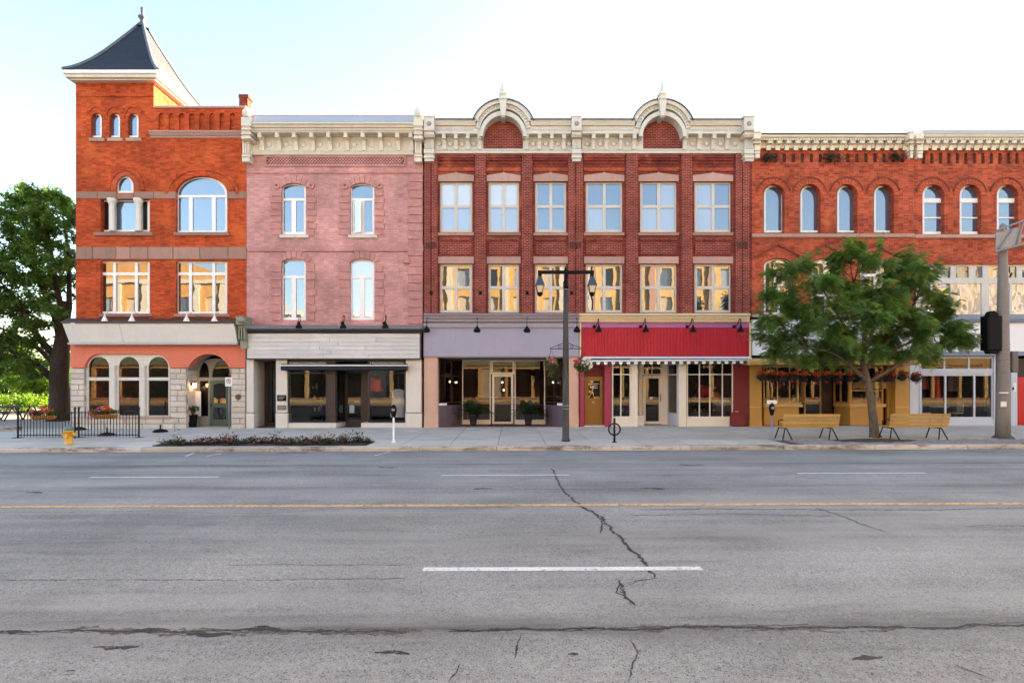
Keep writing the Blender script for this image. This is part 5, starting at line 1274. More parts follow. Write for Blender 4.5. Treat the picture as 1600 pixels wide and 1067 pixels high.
# twin-arm street lamp
lx, ly, lz = stand(884, 689.5); sc_l = F / (CY + ly)
LP = thing('street_lamp', 'twin lantern street lamp with tall dark post on the pavement', 'street lamp', (lx, ly, lz))
zz = lambda py: EYE + (HOR - py) / sc_l
MB().lathe((lx, ly, 0), [(.14, lz), (.14, lz + .05), (.115, lz + .1), (.11, zz(640)), (.105, zz(600)), (.098, zz(545)), (.085, zz(500)), (.075, zz(441))], 12).build('post', paint('dark_fluted_post', (.032, .032, .036), .5, .35, .4, dirtcol=(.14, .14, .14)), LP)
MB().lathe((lx, ly, 0), [(.085, zz(452)), (.085, zz(440)), (.055, zz(439.5)), (.055, zz(421)), (.035, zz(419)), (.01, zz(416))], 10).build('post_head', M['black'], LP)
for py in (452, 526, 529, 633, 638): MB().lathe((lx, ly, 0), [(.112 if py > 600 else .092, zz(py + 1.2)), (.112 if py > 600 else .092, zz(py))], 12).build('band', M['galv'], LP)
MB().box(X(840.5, ly), X(928, ly), ly - .045, ly + .045, zz(428), zz(423)).build('cross_arm', M['black'], LP)
blue_cap = paint('blue_black_lantern_roof', (.03, .045, .085), .25, .15, .1, spec=.7)
lens = paint('amber_lamp_glass', (.62, .52, .34), .3, .1, .1)
for px in (843.5, 925):
    x = X(px, ly)
    MB().lathe((x, ly, 0), [(.06, zz(433)), (.06, zz(427.5))], 8).build('hanger', M['black'], LP)
    h = MB().lathe((x, ly, 0), [(.215, zz(446.5)), (.205, zz(444.5)), (.16, zz(441)), (.075, zz(432)), (.05, zz(430.5))], 4); h.v = [(x + (a - x)*math.cos(.785) - (b - ly)*math.sin(.785), ly + (a - x)*math.sin(.785) + (b - ly)*math.cos(.785), c) for a, b, c in h.v]; h.sm = [False]*len(h.sm)
    lo = h.build('lantern_roof', blue_cap, LP)
    g = MB().lathe((x, ly, 0), [(.105, zz(457)), (.17, zz(446.8))], 4); g.v = [(x + (a - x)*math.cos(.785) - (b - ly)*math.sin(.785), ly + (a - x)*math.sin(.785) + (b - ly)*math.cos(.785), c) for a, b, c in g.v]; g.sm = [False]*len(g.sm)
    g.build('lantern_glass', lens, LP)
    MB().lathe((x, ly, 0), [(.04, zz(463)), (.085, zz(461)), (.10, zz(457))], 8).build('lantern_base', M['black'], LP)
    fr = MB()
    for sx in (-1, 1):
        for sy in (-1, 1): fr.tube([(x + sx*.076, ly + sy*.076, zz(457)), (x + sx*.124, ly + sy*.124, zz(446.5))], .011, 4)
    fr.build('lantern_frame', M['black'], LP)
ba = MB(); zA = zz(545)
for s in (-1, 1):
    ba.tube([(lx, ly, zA), (lx + s*.52, ly, zA)], .014, 6); ba.tube([(lx, ly, zA + .21), (lx + s*.2, ly, zA + .14), (lx + s*.52, ly, zA + .02)], .012, 6)
    ba.tube([(lx + s*.2 + .05*math.cos(R(k*36)), ly, zA + .065 + .05*math.sin(R(k*36))) for k in range(11)], .009, 4)
ba.build('basket_arm', M['iron'], LP)
# foliage helpers
def leafcloud(m, pts, size, rr, flat=.3, aspect=.45):
    for p in pts:
        d = Vector((rr.gauss(0, 1), rr.gauss(0, 1), rr.gauss(0, .6))).normalized(); s_ = size * rr.uniform(.6, 1.3)
        e = d.cross(Vector((rr.gauss(0, flat), rr.gauss(0, flat), 1))).normalized() * s_ * aspect; d = d * s_
        p = Vector(p); nrm = d.cross(e).normalized() * s_ * .12
        m.add([p - d, p - d*.1 + e + nrm, p + d, p - d*.1 - e + nrm], [(0, 1, 2), (0, 2, 3)])
def ball(rr, c, r, n, sx=1, sy=1, sz=1, shell_=.5):
    out = []
    for _ in range(n):
        v = Vector((rr.gauss(0, 1), rr.gauss(0, 1), rr.gauss(0, 1))).normalized() * (rr.uniform(shell_, 1))
        out.append((c[0] + v.x*r*sx, c[1] + v.y*r*sy, c[2] + v.z*r*sz))
    return out
Lf = {}
Lf['mid'] = leafmat('mid_green_leaf', (.075, .135, .032), (.14, .22, .05)); Lf['dark'] = leafmat('deep_green_leaf', (.02, .045, .018), (.045, .085, .03), .3)
Lf['locust'] = leafmat('locust_leaf', (.065, .13, .04), (.18, .28, .07), .45); Lf['bright'] = leafmat('sunny_green_leaf', (.10, .20, .02), (.20, .30, .03), .5)
Lf['purple'] = leafmat('purple_petal', (.10, .02, .12), (.20, .03, .14), .2); Lf['orange'] = leafmat('orange_petal', (.55, .13, .02), (.60, .05, .03), .3)
Lf['white'] = leafmat('white_petal', (.75, .72, .72), (.80, .80, .78), .2); Lf['pink'] = leafmat('pink_petal', (.50, .06, .14), (.55, .20, .25), .3); Lf['redp'] = leafmat('red_petal', (.35, .02, .02), (.45, .09, .03), .25)
Lf['peachp'] = leafmat('peach_petal', (.50, .22, .14), (.55, .32, .22), .3); Lf['salvia'] = leafmat('dark_flower_leaf', (.03, .035, .02), (.06, .04, .035), .2)
def hanging_basket(px, py, label, cols, seed, rad=.27):
    x, z = X(px, ly), zz(py); rr = random.Random(seed)
    t = thing('hanging_basket', label, 'hanging basket', (x, ly, z), 'hanging flower baskets on the lamp post')
    MB().lathe((x, ly, z - .2), [(.06, 0), (.15, .05), (.2, .15), (.21, .2)], 12).build('basket', M['brown'], t)
    hp = MB()
    for k in range(3): a = k*2.1; hp.tube([(x + .2*math.cos(a), ly + .2*math.sin(a), z), (x, ly, zA - .02)], .005, 4)
    hp.build('hanger', M['iron'], t)
    m = MB(); leafcloud(m, ball(rr, (x, ly, z), rad, 500, 1, 1, .8), .05, rr); leafcloud(m, ball(rr, (x, ly, z - .3), rad*.7, 90, .9, .9, 1.1, .1), .035, rr); m.build('leaves', Lf['mid'], t)
    for nm, c, off, n in cols:
        m = MB(); leafcloud(m, ball(rr, (x + off[0], ly + off[1], z + off[2]), rad*.62, n, 1, 1, .7, .6), .045, rr, .8, .8); m.build('flowers', Lf[c], t)
hanging_basket(861, 568, 'pink flower basket hanging left of the lamp post', [('p', 'pink', (0, -.1, .1), 70), ('p', 'peachp', (.05, -.12, .05), 50)], 3, .24)
hanging_basket(909.5, 571, 'fuller white flower basket hanging right of the lamp post', [('w', 'white', (.1, -.12, .14), 120), ('p', 'pink', (-.14, -.1, .12), 70), ('w', 'white', (.18, -.1, 0), 60)], 4, .29)
# bicycle ring stand
bx, by, bz = stand(960, 691); s_ = F / (CY + by)
BR = thing('bike_stand', 'black ring and post bicycle stand near the kerb', 'bike stand', (bx, by, bz))
MB().tube([(bx, by, bz), (bx, by, bz + .78)], .036, 10).build('post', M['iron'], BR)
MB().tube([(bx + .185*math.cos(R(k*15)), by, bz + .42 + .185*math.sin(R(k*15))) for k in range(25)], .026, 8).build('ring', M['iron'], BR)
MB().lathe((bx, by, bz), [(.085, 0), (.085, .015), (.05, .03)], 12).build('base_plate', M['iron'], BR)
# parking meters
def meter(px, py, label, sign, mat):
    x, y, z = stand(px, py); t = thing('parking_meter', label, 'parking meter', (x, y, z), 'parking meters')
    MB().lathe((x, y, z), [(.09, 0), (.09, .02), (.034, .06), (.034, .82)], 10).build('post', mat, t)
    MB().lathe((x, y, z + .80), [(.05, 0), (.06, .05), (.10, .18), (.105, .26), (.085, .36), (.04, .42)], 12, 1, .6).build('meter_head', M['black'], t)
    if sign:
        MB().box(x - .16, x + .16, y - .02, y + .01, z + 1.19, z + 1.31).build('number_plate', M['paper'], t)
        MB().box(x - .10, x + .10, y - .026, y - .018, z + 1.235, z + 1.25).build('plate_line', M['galv'], t)
    MB().box(x - .045, x + .045, y - .09, y - .06, z + 1.02, z + 1.1).build('display', M['galv'], t)
meter(615, 691, 'parking meter with white post in front of the plank fascia shop', False, M['white']); meter(1206, 687, 'parking meter with white number plate beside the left bench', True, M['galv'])
# fire hydrant
hx, hy, hz = stand(108, 694.5)
hyd = thing('fire_hydrant', 'yellow fire hydrant with blue green cap beside the kerb', 'fire hydrant', (hx, hy, hz))
yel = paint('yellow_hydrant_paint', (.72, .40, .05), .45, .15, .3); teal = paint('blue_green_hydrant_cap', (.10, .20, .22), .45, .15, .2)
MB().lathe((hx, hy, hz), [(.14, 0), (.14, .03), (.105, .05), (.105, .40), (.13, .41), (.13, .45), (.11, .46)], 16).build('barrel', yel, hyd)
MB().lathe((hx, hy, hz + .46), [(.135, 0), (.135, .03), (.12, .08), (.08, .13), (.035, .15), (.035, .19)], 16).build('bonnet', teal, hyd)
for s in (-1, 1): MB().tube([(hx + s*.09, hy, hz + .33), (hx + s*.16, hy, hz + .33), (hx + s*.165, hy, hz + .33), (hx + s*.19, hy, hz + .33)], [.05, .05, .062, .055], 10).build('nozzle', yel, hyd)
MB().tube([(hx, hy - .09, hz + .28), (hx, hy - .15, hz + .28), (hx, hy - .155, hz + .28), (hx, hy - .18, hz + .28)], [.06, .06, .075, .065], 12).build('nozzle', yel, hyd)
# iron fence in two panels with flower boxes
def fence(px0, px1, py0, label, y1=None):
    y = gy(py0, px0); y1 = y if y1 is None else y1; x0, x1 = X(px0, y), X(px1, y1); zb = gz(y, x0)
    t = thing('iron_fence', label, 'fence', (x0, y, zb), 'black iron fence panels')
    P = lambda f: (x0 + (x1 - x0)*f, y + (y1 - y)*f)
    for f in (0, 1):
        a, b = P(f); MB().box(a - .022, a + .022, b - .022, b + .022, zb, zb + 1.02).build('post', M['iron'], t); MB().lathe((a, b, zb + 1.02), [(.03, 0), (.045, .03), (.03, .07), (.005, .1)], 8).build('post_cap', M['iron'], t)
        MB().box(a - .13, a + .13, b - .13, b + .13, zb, zb + .012).build('foot_plate', M['iron'], t)
    for z in (.10, .90): (ax, ay), (bx_, by_) = P(0), P(1); MB().tube([(ax, ay, zb + z), (bx_, by_, zb + z)], .018, 6).build('rail', M['iron'], t)
    n = round(math.hypot(x1 - x0, y1 - y) / .115)
    bar = MB().box(-.009, .009, -.009, .009, .03, .96).mesh(name='bar')
    for i in range(1, n): a, b = P(i/n); piece('bar', bar, M['iron'], t, (a, b, zb))
    return x0, x1, y, zb
f1 = fence(28, 117, 684, 'left black iron fence panel behind the hydrant, in front of the big tree'); f2 = fence(123, 217, 683.5, 'right black iron fence panel in front of the arched windows')
coco = paint('coconut_fibre_liner', (.42, .19, .06), .9, .3, .2)
for k, (px, py, lab) in enumerate(((68, 650, 'flower trough on the left fence panel'), (164, 648, 'flower trough on the right fence panel'))):
    y = f1[2] - .12; x, z = X(px, y), Z(py, y); rr = random.Random(20 + k); t = thing('flower_trough', lab, 'flower trough', (x, y, z), 'flower troughs hung on the fence')
    m = MB(); n = 14; vs = []
    for zz_, wx, wy in ((-.13, .36, .09), (-.06, .44, .13), (.02, .47, .15)):
        for q in range(n): a = 2*math.pi*q/n; vs.append((x + wx*math.copysign(abs(math.cos(a))**.6, math.cos(a)), y + wy*math.sin(a), z + zz_))
    m.add(vs, [(i*n+q, i*n+(q+1) % n, (i+1)*n+(q+1) % n, (i+1)*n+q) for i in range(2) for q in range(n)] + [tuple(range(n))[::-1]], True); m.build('liner', coco, t)
    wr = MB()
    for q in range(13): xx = x - .42 + q*.07; wr.tube([(xx, y - .10, z - .14), (xx, y - .165, z + .03)], .007, 4)
    wr.build('wire_rack', M['iron'], t)
    m = MB(); leafcloud(m, [(x + rr.uniform(-.45, .45), y + rr.uniform(-.13, .13), z + .05 + rr.uniform(0, .12)) for _ in range(420)], .05, rr); m.build('leaves', Lf['mid'], t)
    for c, ox, n, hh in (('purple', -.22, 130, .12), ('orange', .16, 90, .18), ('orange', -.36, 40, .14), ('redp', -.40, 40, .06), ('white', .0, 24, .22), ('orange', .02, 50, .28)):
        m = MB(); leafcloud(m, [(x + ox + rr.gauss(0, .09), y - .03 + rr.gauss(0, .06), z + hh + rr.gauss(0, .04)) for _ in range(n)], .04, rr, .8, .8); m.build('flowers', Lf[c], t)
for k, (px, py, lab) in enumerate(((163, 681, 'black parasol base behind the right fence panel'), (247, 675.5, 'black parasol base near the arched window pier'), (119, 672, 'black parasol base at the gap between fence panels'))):
    x, y, z = stand(px, py); y += .15
    t = thing('parasol_base', lab, 'parasol base', (x, y, z), 'parasol bases on the pavement')
    MB().lathe((x, y, z), [(.27, 0), (.28, .04), (.20, .09), (.06, .13)], 18).build('weight', M['black'], t); MB().tube([(x, y, z + .12), (x, y, z + .30)], .028, 8).build('sleeve', M['black'], t)
# no-parking sign
nx, ny, nz = stand(358, 671)
NS = thing('parking_sign', 'white no parking sign on a thin steel post by the arched door', 'sign', (nx, ny, nz))
zt = Z(589.5, ny); zb = Z(603.5, ny)
MB().tube([(nx, ny, nz), (nx, ny, zt - .02)], .026, 8).build('post', M['galv'], NS)
MB().box(nx - .145, nx + .145, ny - .045, ny - .03, zb, zt).build('sign_plate', M['paper'], NS)
rg = MB(); zc2 = (zt + zb)/2 + .03
rg.prism([(nx + .10*math.cos(R(k*15)), zc2 + .10*math.sin(R(k*15))) for k in range(24)], ny - .050, ny - .046, [[(nx + .075*math.cos(R(k*15)), zc2 + .075*math.sin(R(k*15))) for k in range(24)]])
rg.prism([(nx - .07, zc2 + .055), (nx - .055, zc2 + .07), (nx + .07, zc2 - .055), (nx + .055, zc2 - .07)], ny - .0535, ny - .051); rg.build('prohibition_ring', paint('faded_sign_red', (.30, .16, .15), .6, .2, .1), NS)
tc = bpy.data.curves.new('letter_p', 'FONT'); tc.body = 'P'; tc.size = .15; tc.extrude = .001; tc.align_x = 'CENTER'; tc.align_y = 'CENTER'
to = bpy.data.objects.new('tmp', tc); me = bpy.data.meshes.new_from_object(to); bpy.data.objects.remove(to)
lp_ = bpy.data.objects.new('letter', me); COL.objects.link(lp_); me.materials.append(M['black']); lp_.parent = NS; lp_.location = Vector((nx, ny - .0475, zc2)) - Vector((nx, ny, nz)); lp_.rotation_euler = (R(90), 0, 0)
# porch planter
def planter(px, y, label, rad, h, n, spread, seed, leaf='dark', name='potted_plant', lsize=.10, zoff=0.0, lh=.6, group=None):
    x = X(px, y); rr = random.Random(seed); t = thing(name, label, 'potted plant', (x, y, zoff), group)
    MB().lathe((x, y, zoff), [(rad*.72, 0), (rad*.8, h*.3), (rad*.95, h*.9), (rad*1.02, h*.92), (rad*1.02, h), (rad*.9, h), (rad*.88, h*.93)], 16).build('pot', M['black'] if leaf == 'dark' else M['greystrip'], t)
    m = MB(); leafcloud(m, ball(rr, (x, y, zoff + h + lh*.55), spread, n, 1, 1, lh, .2), lsize, rr, .5, .35); m.build('leaves', Lf[leaf], t)
    st = MB()
    for k in range(10): a = rr.uniform(0, 6.28); r_ = spread*rr.uniform(.4, .9); st.tube([(x, y, zoff + h*.9), (x + r_*.4*math.cos(a), y + r_*.4*math.sin(a), zoff + h + lh*.3), (x + r_*math.cos(a), y + r_*math.sin(a), zoff + h + lh*rr.uniform(.5, .95))], [.012, .009, .004], 4)
    st.build('stems', M['brown'], t); return t
planter(301, .35, 'black planter with dark foliage in the arched porch', .2, .55, 160, .28, 41, 'dark', lsize=.07, lh=.5, zoff=gz(0, -13) + .012)
def palm(px, y, label, seed):
    x = X(px, y); rr = random.Random(seed); z0 = FC + .003; t = thing('potted_palm', label, 'potted plant', (x, y, z0), 'potted plants at the recessed shop door')
    MB().lathe((x, y, z0), [(.13, 0), (.15, .12), (.18, .42), (.20, .43), (.20, .48), (.17, .48), (.16, .44)], 16).build('pot', M['blackpaint'], t)
    lv = MB(); st = MB()
    for k in range(60):
        a = rr.uniform(0, 6.28); el = rr.uniform(.25, 1.4); ln = rr.uniform(.75, 1.3); b0 = Vector((x + rr.gauss(0, .05), y + rr.gauss(0, .05), z0 + .46)); d = Vector((math.cos(a)*math.cos(el), math.sin(a)*math.cos(el)*.8, math.sin(el)))
        pts = [b0 + d*ln*q/6 - Vector((0, 0, 1))*ln*.38*(q/6)**2 for q in range(7)]; st.tube(pts, [.007]*3 + [.004]*4, 3)
        for q in range(13):
            f = (q + 3) / 16; c = b0 + d*ln*f - Vector((0, 0, 1))*ln*.38*f*f; sd = d.cross(Vector((0, 0, 1))).normalized()
            for s_ in (-1, 1):
                tip = c + sd*s_*rr.uniform(.10, .18)*(1.15 - f*.5) + d*.06 - Vector((0, 0, rr.uniform(.01, .06))); w_ = d*.018
                lv.add([c - w_, c + w_, tip], [(0, 1, 2)])
    st.build('stems', Lf['dark'], t); lv.build('fronds', Lf['dark'], t)
palm(739.5, .85, 'bushy potted palm left of the glass shop door', 42); palm(825.5, .85, 'bushy potted palm right of the glass shop door', 43)
# planting bed: individual low plants
rr = random.Random(77); npl = 46
for i in range(npl):
    x = bx0 + .1 + (bx1 - bx0 - .2) * (i + rr.uniform(.2, .8)) / npl; y = rr.uniform(-7.4, -6.4); z = gz(-7, x) + .03; h = rr.uniform(.11, .20) + (.14 if rr.random() < .25 else 0)
    t = thing('bedding_plant', 'low dark leaved bedding plant with peach flowers in the kerbside bed', 'bedding plant', (x, y, z), 'bedding plants in the kerbside bed')
    m = MB(); leafcloud(m, [(x + rr.gauss(0, .11), y + rr.gauss(0, .10), z + abs(rr.gauss(0, .5))*h) for _ in range(110)], .05, rr); m.build('leaves', Lf['salvia'] if rr.random() < .6 else Lf['dark'], t)
    if rr.random() < .75: m = MB(); leafcloud(m, [(x + rr.gauss(0, .08), y + rr.gauss(0, .08), z + h*rr.uniform(.4, .9)) for _ in range(rr.randint(5, 16))], .035, rr, .8, .8); m.build('flowers', Lf['peachp'] if rr.random() < .8 else Lf['redp'], t)
# benches seen from behind
wood = paint('mustard_bench_slat', (.60, .40, .14), .55, .16, .25, rnd=.18, grain=(1.5, 20, 20))
def bench(px0, px1, py, label):
    y = gy(py, px0); x0, x1 = X(px0, y), X(px1, y); z = gz(y, x0); t = thing('park_bench', label, 'bench', ((x0+x1)/2, y, z), 'mustard benches facing the shops')
    for k in range(4):      # back slats, leaning towards the street
        za = z + .40 + k*.118; yy = y - .05 - k*.03
        m = MB(); m.add([(x0, yy, za), (x1, yy, za), (x1, yy - .03, za + .108), (x0, yy - .03, za + .108), (x0, yy + .035, za), (x1, yy + .035, za), (x1, yy + .005, za + .108), (x0, yy + .005, za + .108)],
                        [(0, 1, 2, 3), (3, 2, 6, 7), (4, 7, 6, 5), (0, 4, 5, 1), (0, 3, 7, 4), (1, 5, 6, 2)]); m.build('back_slat', wood, t)
    for k in range(4): MB().box(x0, x1, y + .05 + k*.115, y + .05 + k*.115 + .10, z + .40, z + .435).build('seat_slat', wood, t)
    for f in (.06, .88):
        xx = x0 + (x1 - x0)*f; m = MB()
        m.tube([(xx - .16, y - .16, z), (xx - .02, y - .01, z + .38), (xx, y + .05, z + .40)], .02, 6); m.tube([(xx + .16, y - .14, z), (xx + .03, y - .01, z + .38)], .02, 6)
        m.tube([(xx - .12, y + .52, z), (xx, y + .48, z + .39)], .02, 6); m.tube([(xx, y - .03, z + .38), (xx, y + .5, z + .38)], .02, 6)
        m.tube([(xx, y - .02, z + .38), (xx, y - .13, z + .84)], .018, 6)
        m.tube([(xx - .02, y - .06, z + .62), (xx - .05, y + .2, z + .66), (xx - .05, y + .42, z + .60), (xx, y + .48, z + .40)], .018, 6); m.build('iron_leg', M['iron'], t)
bench(1222, 1309, 687, 'mustard slatted bench left of the street tree'); bench(1388, 1480, 686.5, 'mustard slatted bench right of the street tree')
# traffic pole with sign box, arm and signal seen from behind
tx, ty, tz = stand(1567, 684.5); zp = lambda py: Z(py, ty); st_ = S(ty)
TP = thing('traffic_pole', 'grey concrete traffic signal pole with truss arm at the right edge', 'pole', (tx, ty, tz))
MB().lathe((tx, ty, 0), [(.215, tz), (.205, zp(640)), (.19, zp(560)), (.165, zp(480)), (.13, zp(400)), (.12, zp(362)), (.09, zp(352)), (.02, zp(349))], 16).build('pole_shaft', M['concpole'], TP)
for py, a in ((495, .172), (499, .173), (538, .187), (543, .188), (551, .19), (560, .193), (565, .194), (571, .196), (580, .198)): MB().lathe((tx, ty, 0), [(a + .008, zp(py + .9)), (a + .008, zp(py - .3))], 16).build('steel_band', M['galv'], TP)
MB().lathe((tx, ty, tz), [(.34, -.01), (.30, .04), (.24, .09), (.2, .12)], 9).build('pole_base', M['joint'], TP)
sgn = MB(); q = [(1555.5, 362), (1595, 354.5), (1594.5, 384), (1555.5, 395)]; sgn.prism([(X(a, ty - .3), Z(b, ty - .3)) for a, b in q], ty - .32, ty - .29, back=True); sgn.build('sign_back', M['galv'], TP)
arm = MB(); P_ = lambda a, b, d=-.24: (X(a, ty + d), ty + d, Z(b, ty + d))
for pts, rad in (([P_(1556, 361, -.36), P_(1600, 344.5, -.36), P_(1700, 310, -.36)], .035), ([P_(1554, 394, -.36), P_(1600, 381, -.36), P_(1700, 352, -.36)], .04), ([P_(1561, 389, -.36), P_(1584, 357, -.36)], .022), ([P_(1588, 386, -.36), P_(1600, 345, -.36)], .022), ([P_(1612, 340, -.36), P_(1600, 381, -.36)], .022), ([P_(1612, 340, -.36), P_(1630, 372, -.36)], .022), ([(tx, ty, zp(372)), P_(1567, 358, -.36)], .05), ([(tx, ty, zp(390)), P_(1567, 391, -.36)], .05)): arm.tube(pts, rad, 6)
arm.build('truss_arm', M['galv'], TP)
MB().box(X(1563, ty - .2), X(1571.5, ty - .2), ty - .235, ty - .20, zp(635), zp(627)).build('sticker', M['paper'], TP); MB().box(X(1561, ty - .2), X(1574, ty - .2), ty - .25, ty - .19, zp(614.5), zp(612.5)).build('sticker', M['paper'], TP)
sgl = thing('traffic_signal', 'black traffic signal head seen from behind, left of the grey pole', 'traffic signal', (X(1549, ty), ty, zp(550)))
q = MB(); q.cbox(X(1537.5, ty), X(1560, ty), ty - .18, ty + .16, zp(548), zp(494), .04); q.build('signal_housing', M['black'], sgl)
q = MB(); q.prism([(X(1548.5, ty) + .14*math.cos(R(k*12)), zp(494) + .01 + .16*math.sin(R(k*12))) for k in range(16)], ty - .12, ty + .1, back=True); q.build('signal_top', M['black'], sgl)
q = MB(); q.prism([(X(1540, ty), zp(548)), (X(1558, ty), zp(548)), (X(1555, ty), zp(553)), (X(1543, ty), zp(553))], ty - .12, ty + .1, back=True); q.build('signal_foot', M['black'], sgl)
q = MB(); q.tube([(X(1553, ty), ty, zp(551)), (tx, ty, zp(551))], .03, 6); q.tube([(X(1553, ty), ty, zp(491)), (tx, ty, zp(491))], .03, 6); q.build('mounting_arm', M['black'], sgl)
ped = thing('pedestrian_signal', 'small grey pedestrian signal box on the right of the traffic pole', 'pedestrian signal', (X(1581, ty), ty, zp(585)))
MB().cbox(X(1576.5, ty), X(1586, ty), ty - .16, ty + .18, zp(582), zp(549), .03).build('signal_housing', paint('dull_grey_box', (.13, .125, .12), .6, .15, .2), ped)
MB().tube([(tx, ty, zp(565)), (X(1580, ty), ty, zp(565))], .03, 6).build('bracket', M['black'], ped)
# flower baskets hung under the mustard canopy
rr = random.Random(55); bxs = [1190, 1206, 1222, 1239, 1256, 1274, 1291, 1309, 1327, 1345, 1373, 1391, 1409, 1431]
for k, px in enumerate(bxs):
    y = -.72; x, z = X(px, y), Z(590.5 - (2 if k % 3 == 0 else 0), y)
    t = thing('hanging_basket', 'orange flowered basket hung under the mustard canopy, number %s from the left' % ['one','two','three','four','five','six','seven','eight','nine','ten','eleven','twelve','thirteen','fourteen'][k], 'hanging basket', (x, y, z), 'flower baskets in a row under the mustard canopy')
    MB().lathe((x, y, z - .16), [(.07, 0), (.15, .06), (.19, .16)], 10).build('basket', M['soil'], t)
    h = MB(); h.tube([(x - .17, y, z), (x, y, Z(570, y) - .02)], .006, 4); h.tube([(x + .17, y, z), (x, y, Z(570, y) - .02)], .006, 4); h.build('hanger', M['iron'], t)
    m = MB(); leafcloud(m, ball(rr, (x, y, z + .01), .27, 330, 1.05, .9, .72, .3), .05, rr); m.build('leaves', Lf['salvia'] if k % 2 else Lf['dark'], t)
    m = MB(); leafcloud(m, ball(rr, (x, y - .05, z + .16), .24, 90, 1, .8, .55, .3), .045, rr, .8, .8); m.build('flowers', Lf['orange'] if k < 8 else Lf['redp'], t)
    m = MB(); leafcloud(m, ball(rr, (x, y - .05, z - .2), .16, 18, 1, .8, .7, .3), .035, rr, .8, .8); m.build('trailing_flowers', Lf['pink'], t)
# ================================================================== trees
def bark(name, col):
    m, nt, p = new_mat(name); pos = position(nt); v = scaled(nt, pos, (14, 14, 3)); n1 = noise(nt, v, 1.0, 6, .75); n2 = noise(nt, pos, 2.0, 4, .6)
    c = mixc(nt, 1.0, col, ramp(nt, n1, [(.3, .45), (.65, 1.15)]), 'MULTIPLY'); c = mixc(nt, ramp(nt, n2, [(.55, 0.0), (.75, .6)]), c, (col[0]*.8, col[1]*1.1, col[2]*.55))
    L(nt, c, p.inputs['Base Color']); p.inputs['Roughness'].default_value = .95; L(nt, bump(nt, n1, .8, .03), p.inputs['Normal']); return m
barkL = bark('locust_bark', (.12, .10, .075)); barkD = bark('dark_maple_bark', (.055, .042, .032))
def limb(m, a, b, r0, r1, rr, bend=.12, n=5, seg=6):
    a, b = Vector(a), Vector(b); d = b - a; l = d.length; pts = []
    o1 = Vector((rr.gauss(0, 1), rr.gauss(0, 1), rr.gauss(0, .5))) * bend * l
    for i in range(n + 1): t = i / n; pts.append(a + d*t + o1*math.sin(math.pi*t)*.5 + Vector((0, 0, 1))*l*.06*math.sin(math.pi*t))
    m.tube(pts, [r0 + (r1 - r0)*i/n for i in range(n + 1)], seg); return pts
def pinnate(m, base, d, ln, rr, pairs=8, lw=.014, ll=.062):          # feathery compound leaf
    d = d.normalized(); side = d.cross(Vector((rr.gauss(0, .35), rr.gauss(0, .35), 1))).normalized(); up_ = side.cross(d)
    for i in range(pairs):
        t = (i + .6) / pairs; c = base + d*ln*t - Vector((0, 0, 1))*ln*.35*t*t
        for s in (-1, 1):
            tip = c + side*s*ll + d*ll*.45 - Vector((0, 0, 1))*ll*.25; w_ = d*lw
            m.add([c - w_*.4, c + w_, tip, tip - w_], [(0, 1, 2, 3)])
# right: honey locust on the pavement
tx0, ty0, tz0 = 10.75, gy(684, 1367) + .25, gz(gy(684), 11.5)
tx0 = X(1367, ty0)
T1 = thing('locust_tree', 'feathery green street tree with leaning trunk between the two benches', 'tree', (tx0, ty0, tz0))
rr = random.Random(101); q_ = lambda a, b, dy=0.0: Vector((X(a, ty0 + dy), ty0 + dy, Z(b, ty0 + dy)))
tr = MB(); trunk_pts = [q_(1368, 686), q_(1366, 676), q_(1364.5, 655), q_(1361, 625), q_(1356, 598), q_(1351, 578), q_(1347, 560)]
tr.tube(trunk_pts, [.23, .155, .14, .128, .118, .105, .085], 10)
cl = [(1335, 392, .55, 0), (1338, 378, .22, 0), (1305, 412, .6, .6), (1252, 412, .55, -.5), (1222, 424, .5, .4), (1365, 408, .6, -.6), (1425, 402, .5, .3), (1440, 418, .5, -.6), (1402, 425, .6, .9), (1275, 440, .7, -1.0), (1318, 450, .8, .4), (1210, 460, .6, 0), (1240, 480, .75, .9),
      (1290, 485, .8, -1.2), (1350, 470, .8, 1.2), (1375, 455, .8, -1.0), (1430, 445, .75, .2), (1462, 470, .6, .4), (1410, 490, .85, -.9), (1455, 500, .75, .6), (1488, 508, .55, 0), (1512, 522, .38, 0), (1205, 500, .6, -.6), (1195, 528, .5, .5), (1235, 530, .8, .2),
      (1285, 535, .8, 1.1), (1330, 520, .8, -1.3), (1375, 525, .85, .3), (1430, 528, .75, -1.0), (1470, 535, .55, .7), (1500, 532, .40, -.4), (1213, 550, .5, .8), (1250, 556, .55, -.8), (1297, 556, .55, .2), (1330, 552, .6, 1.3), (1365, 552, .55, -1.0), (1400, 552, .6, .8), (1448, 556, .42, .2), (1268, 508, .7, 1.5), (1350, 500, .8, -1.8), (1395, 470, .7, 1.6)]
lv = MB(); fork = [trunk_pts[5], trunk_pts[6], trunk_pts[4]]
mains = [(q_(1262, 545, -.6), fork[2]), (q_(1240, 480, .8), fork[1]), (q_(1290, 460, -.9), fork[1]), (q_(1335, 440, .3), fork[1]), (q_(1385, 470, -1.0), fork[1]), (q_(1430, 470, .7), fork[0]), (q_(1440, 530, -.5), fork[0]), (q_(1468, 545, .4), fork[2]), (q_(1350, 480, 1.3), fork[1])]
mp_ = []
for e, s in mains: mp_ += limb(tr, s, e, .075, .022, rr, .14, 6)[1:]
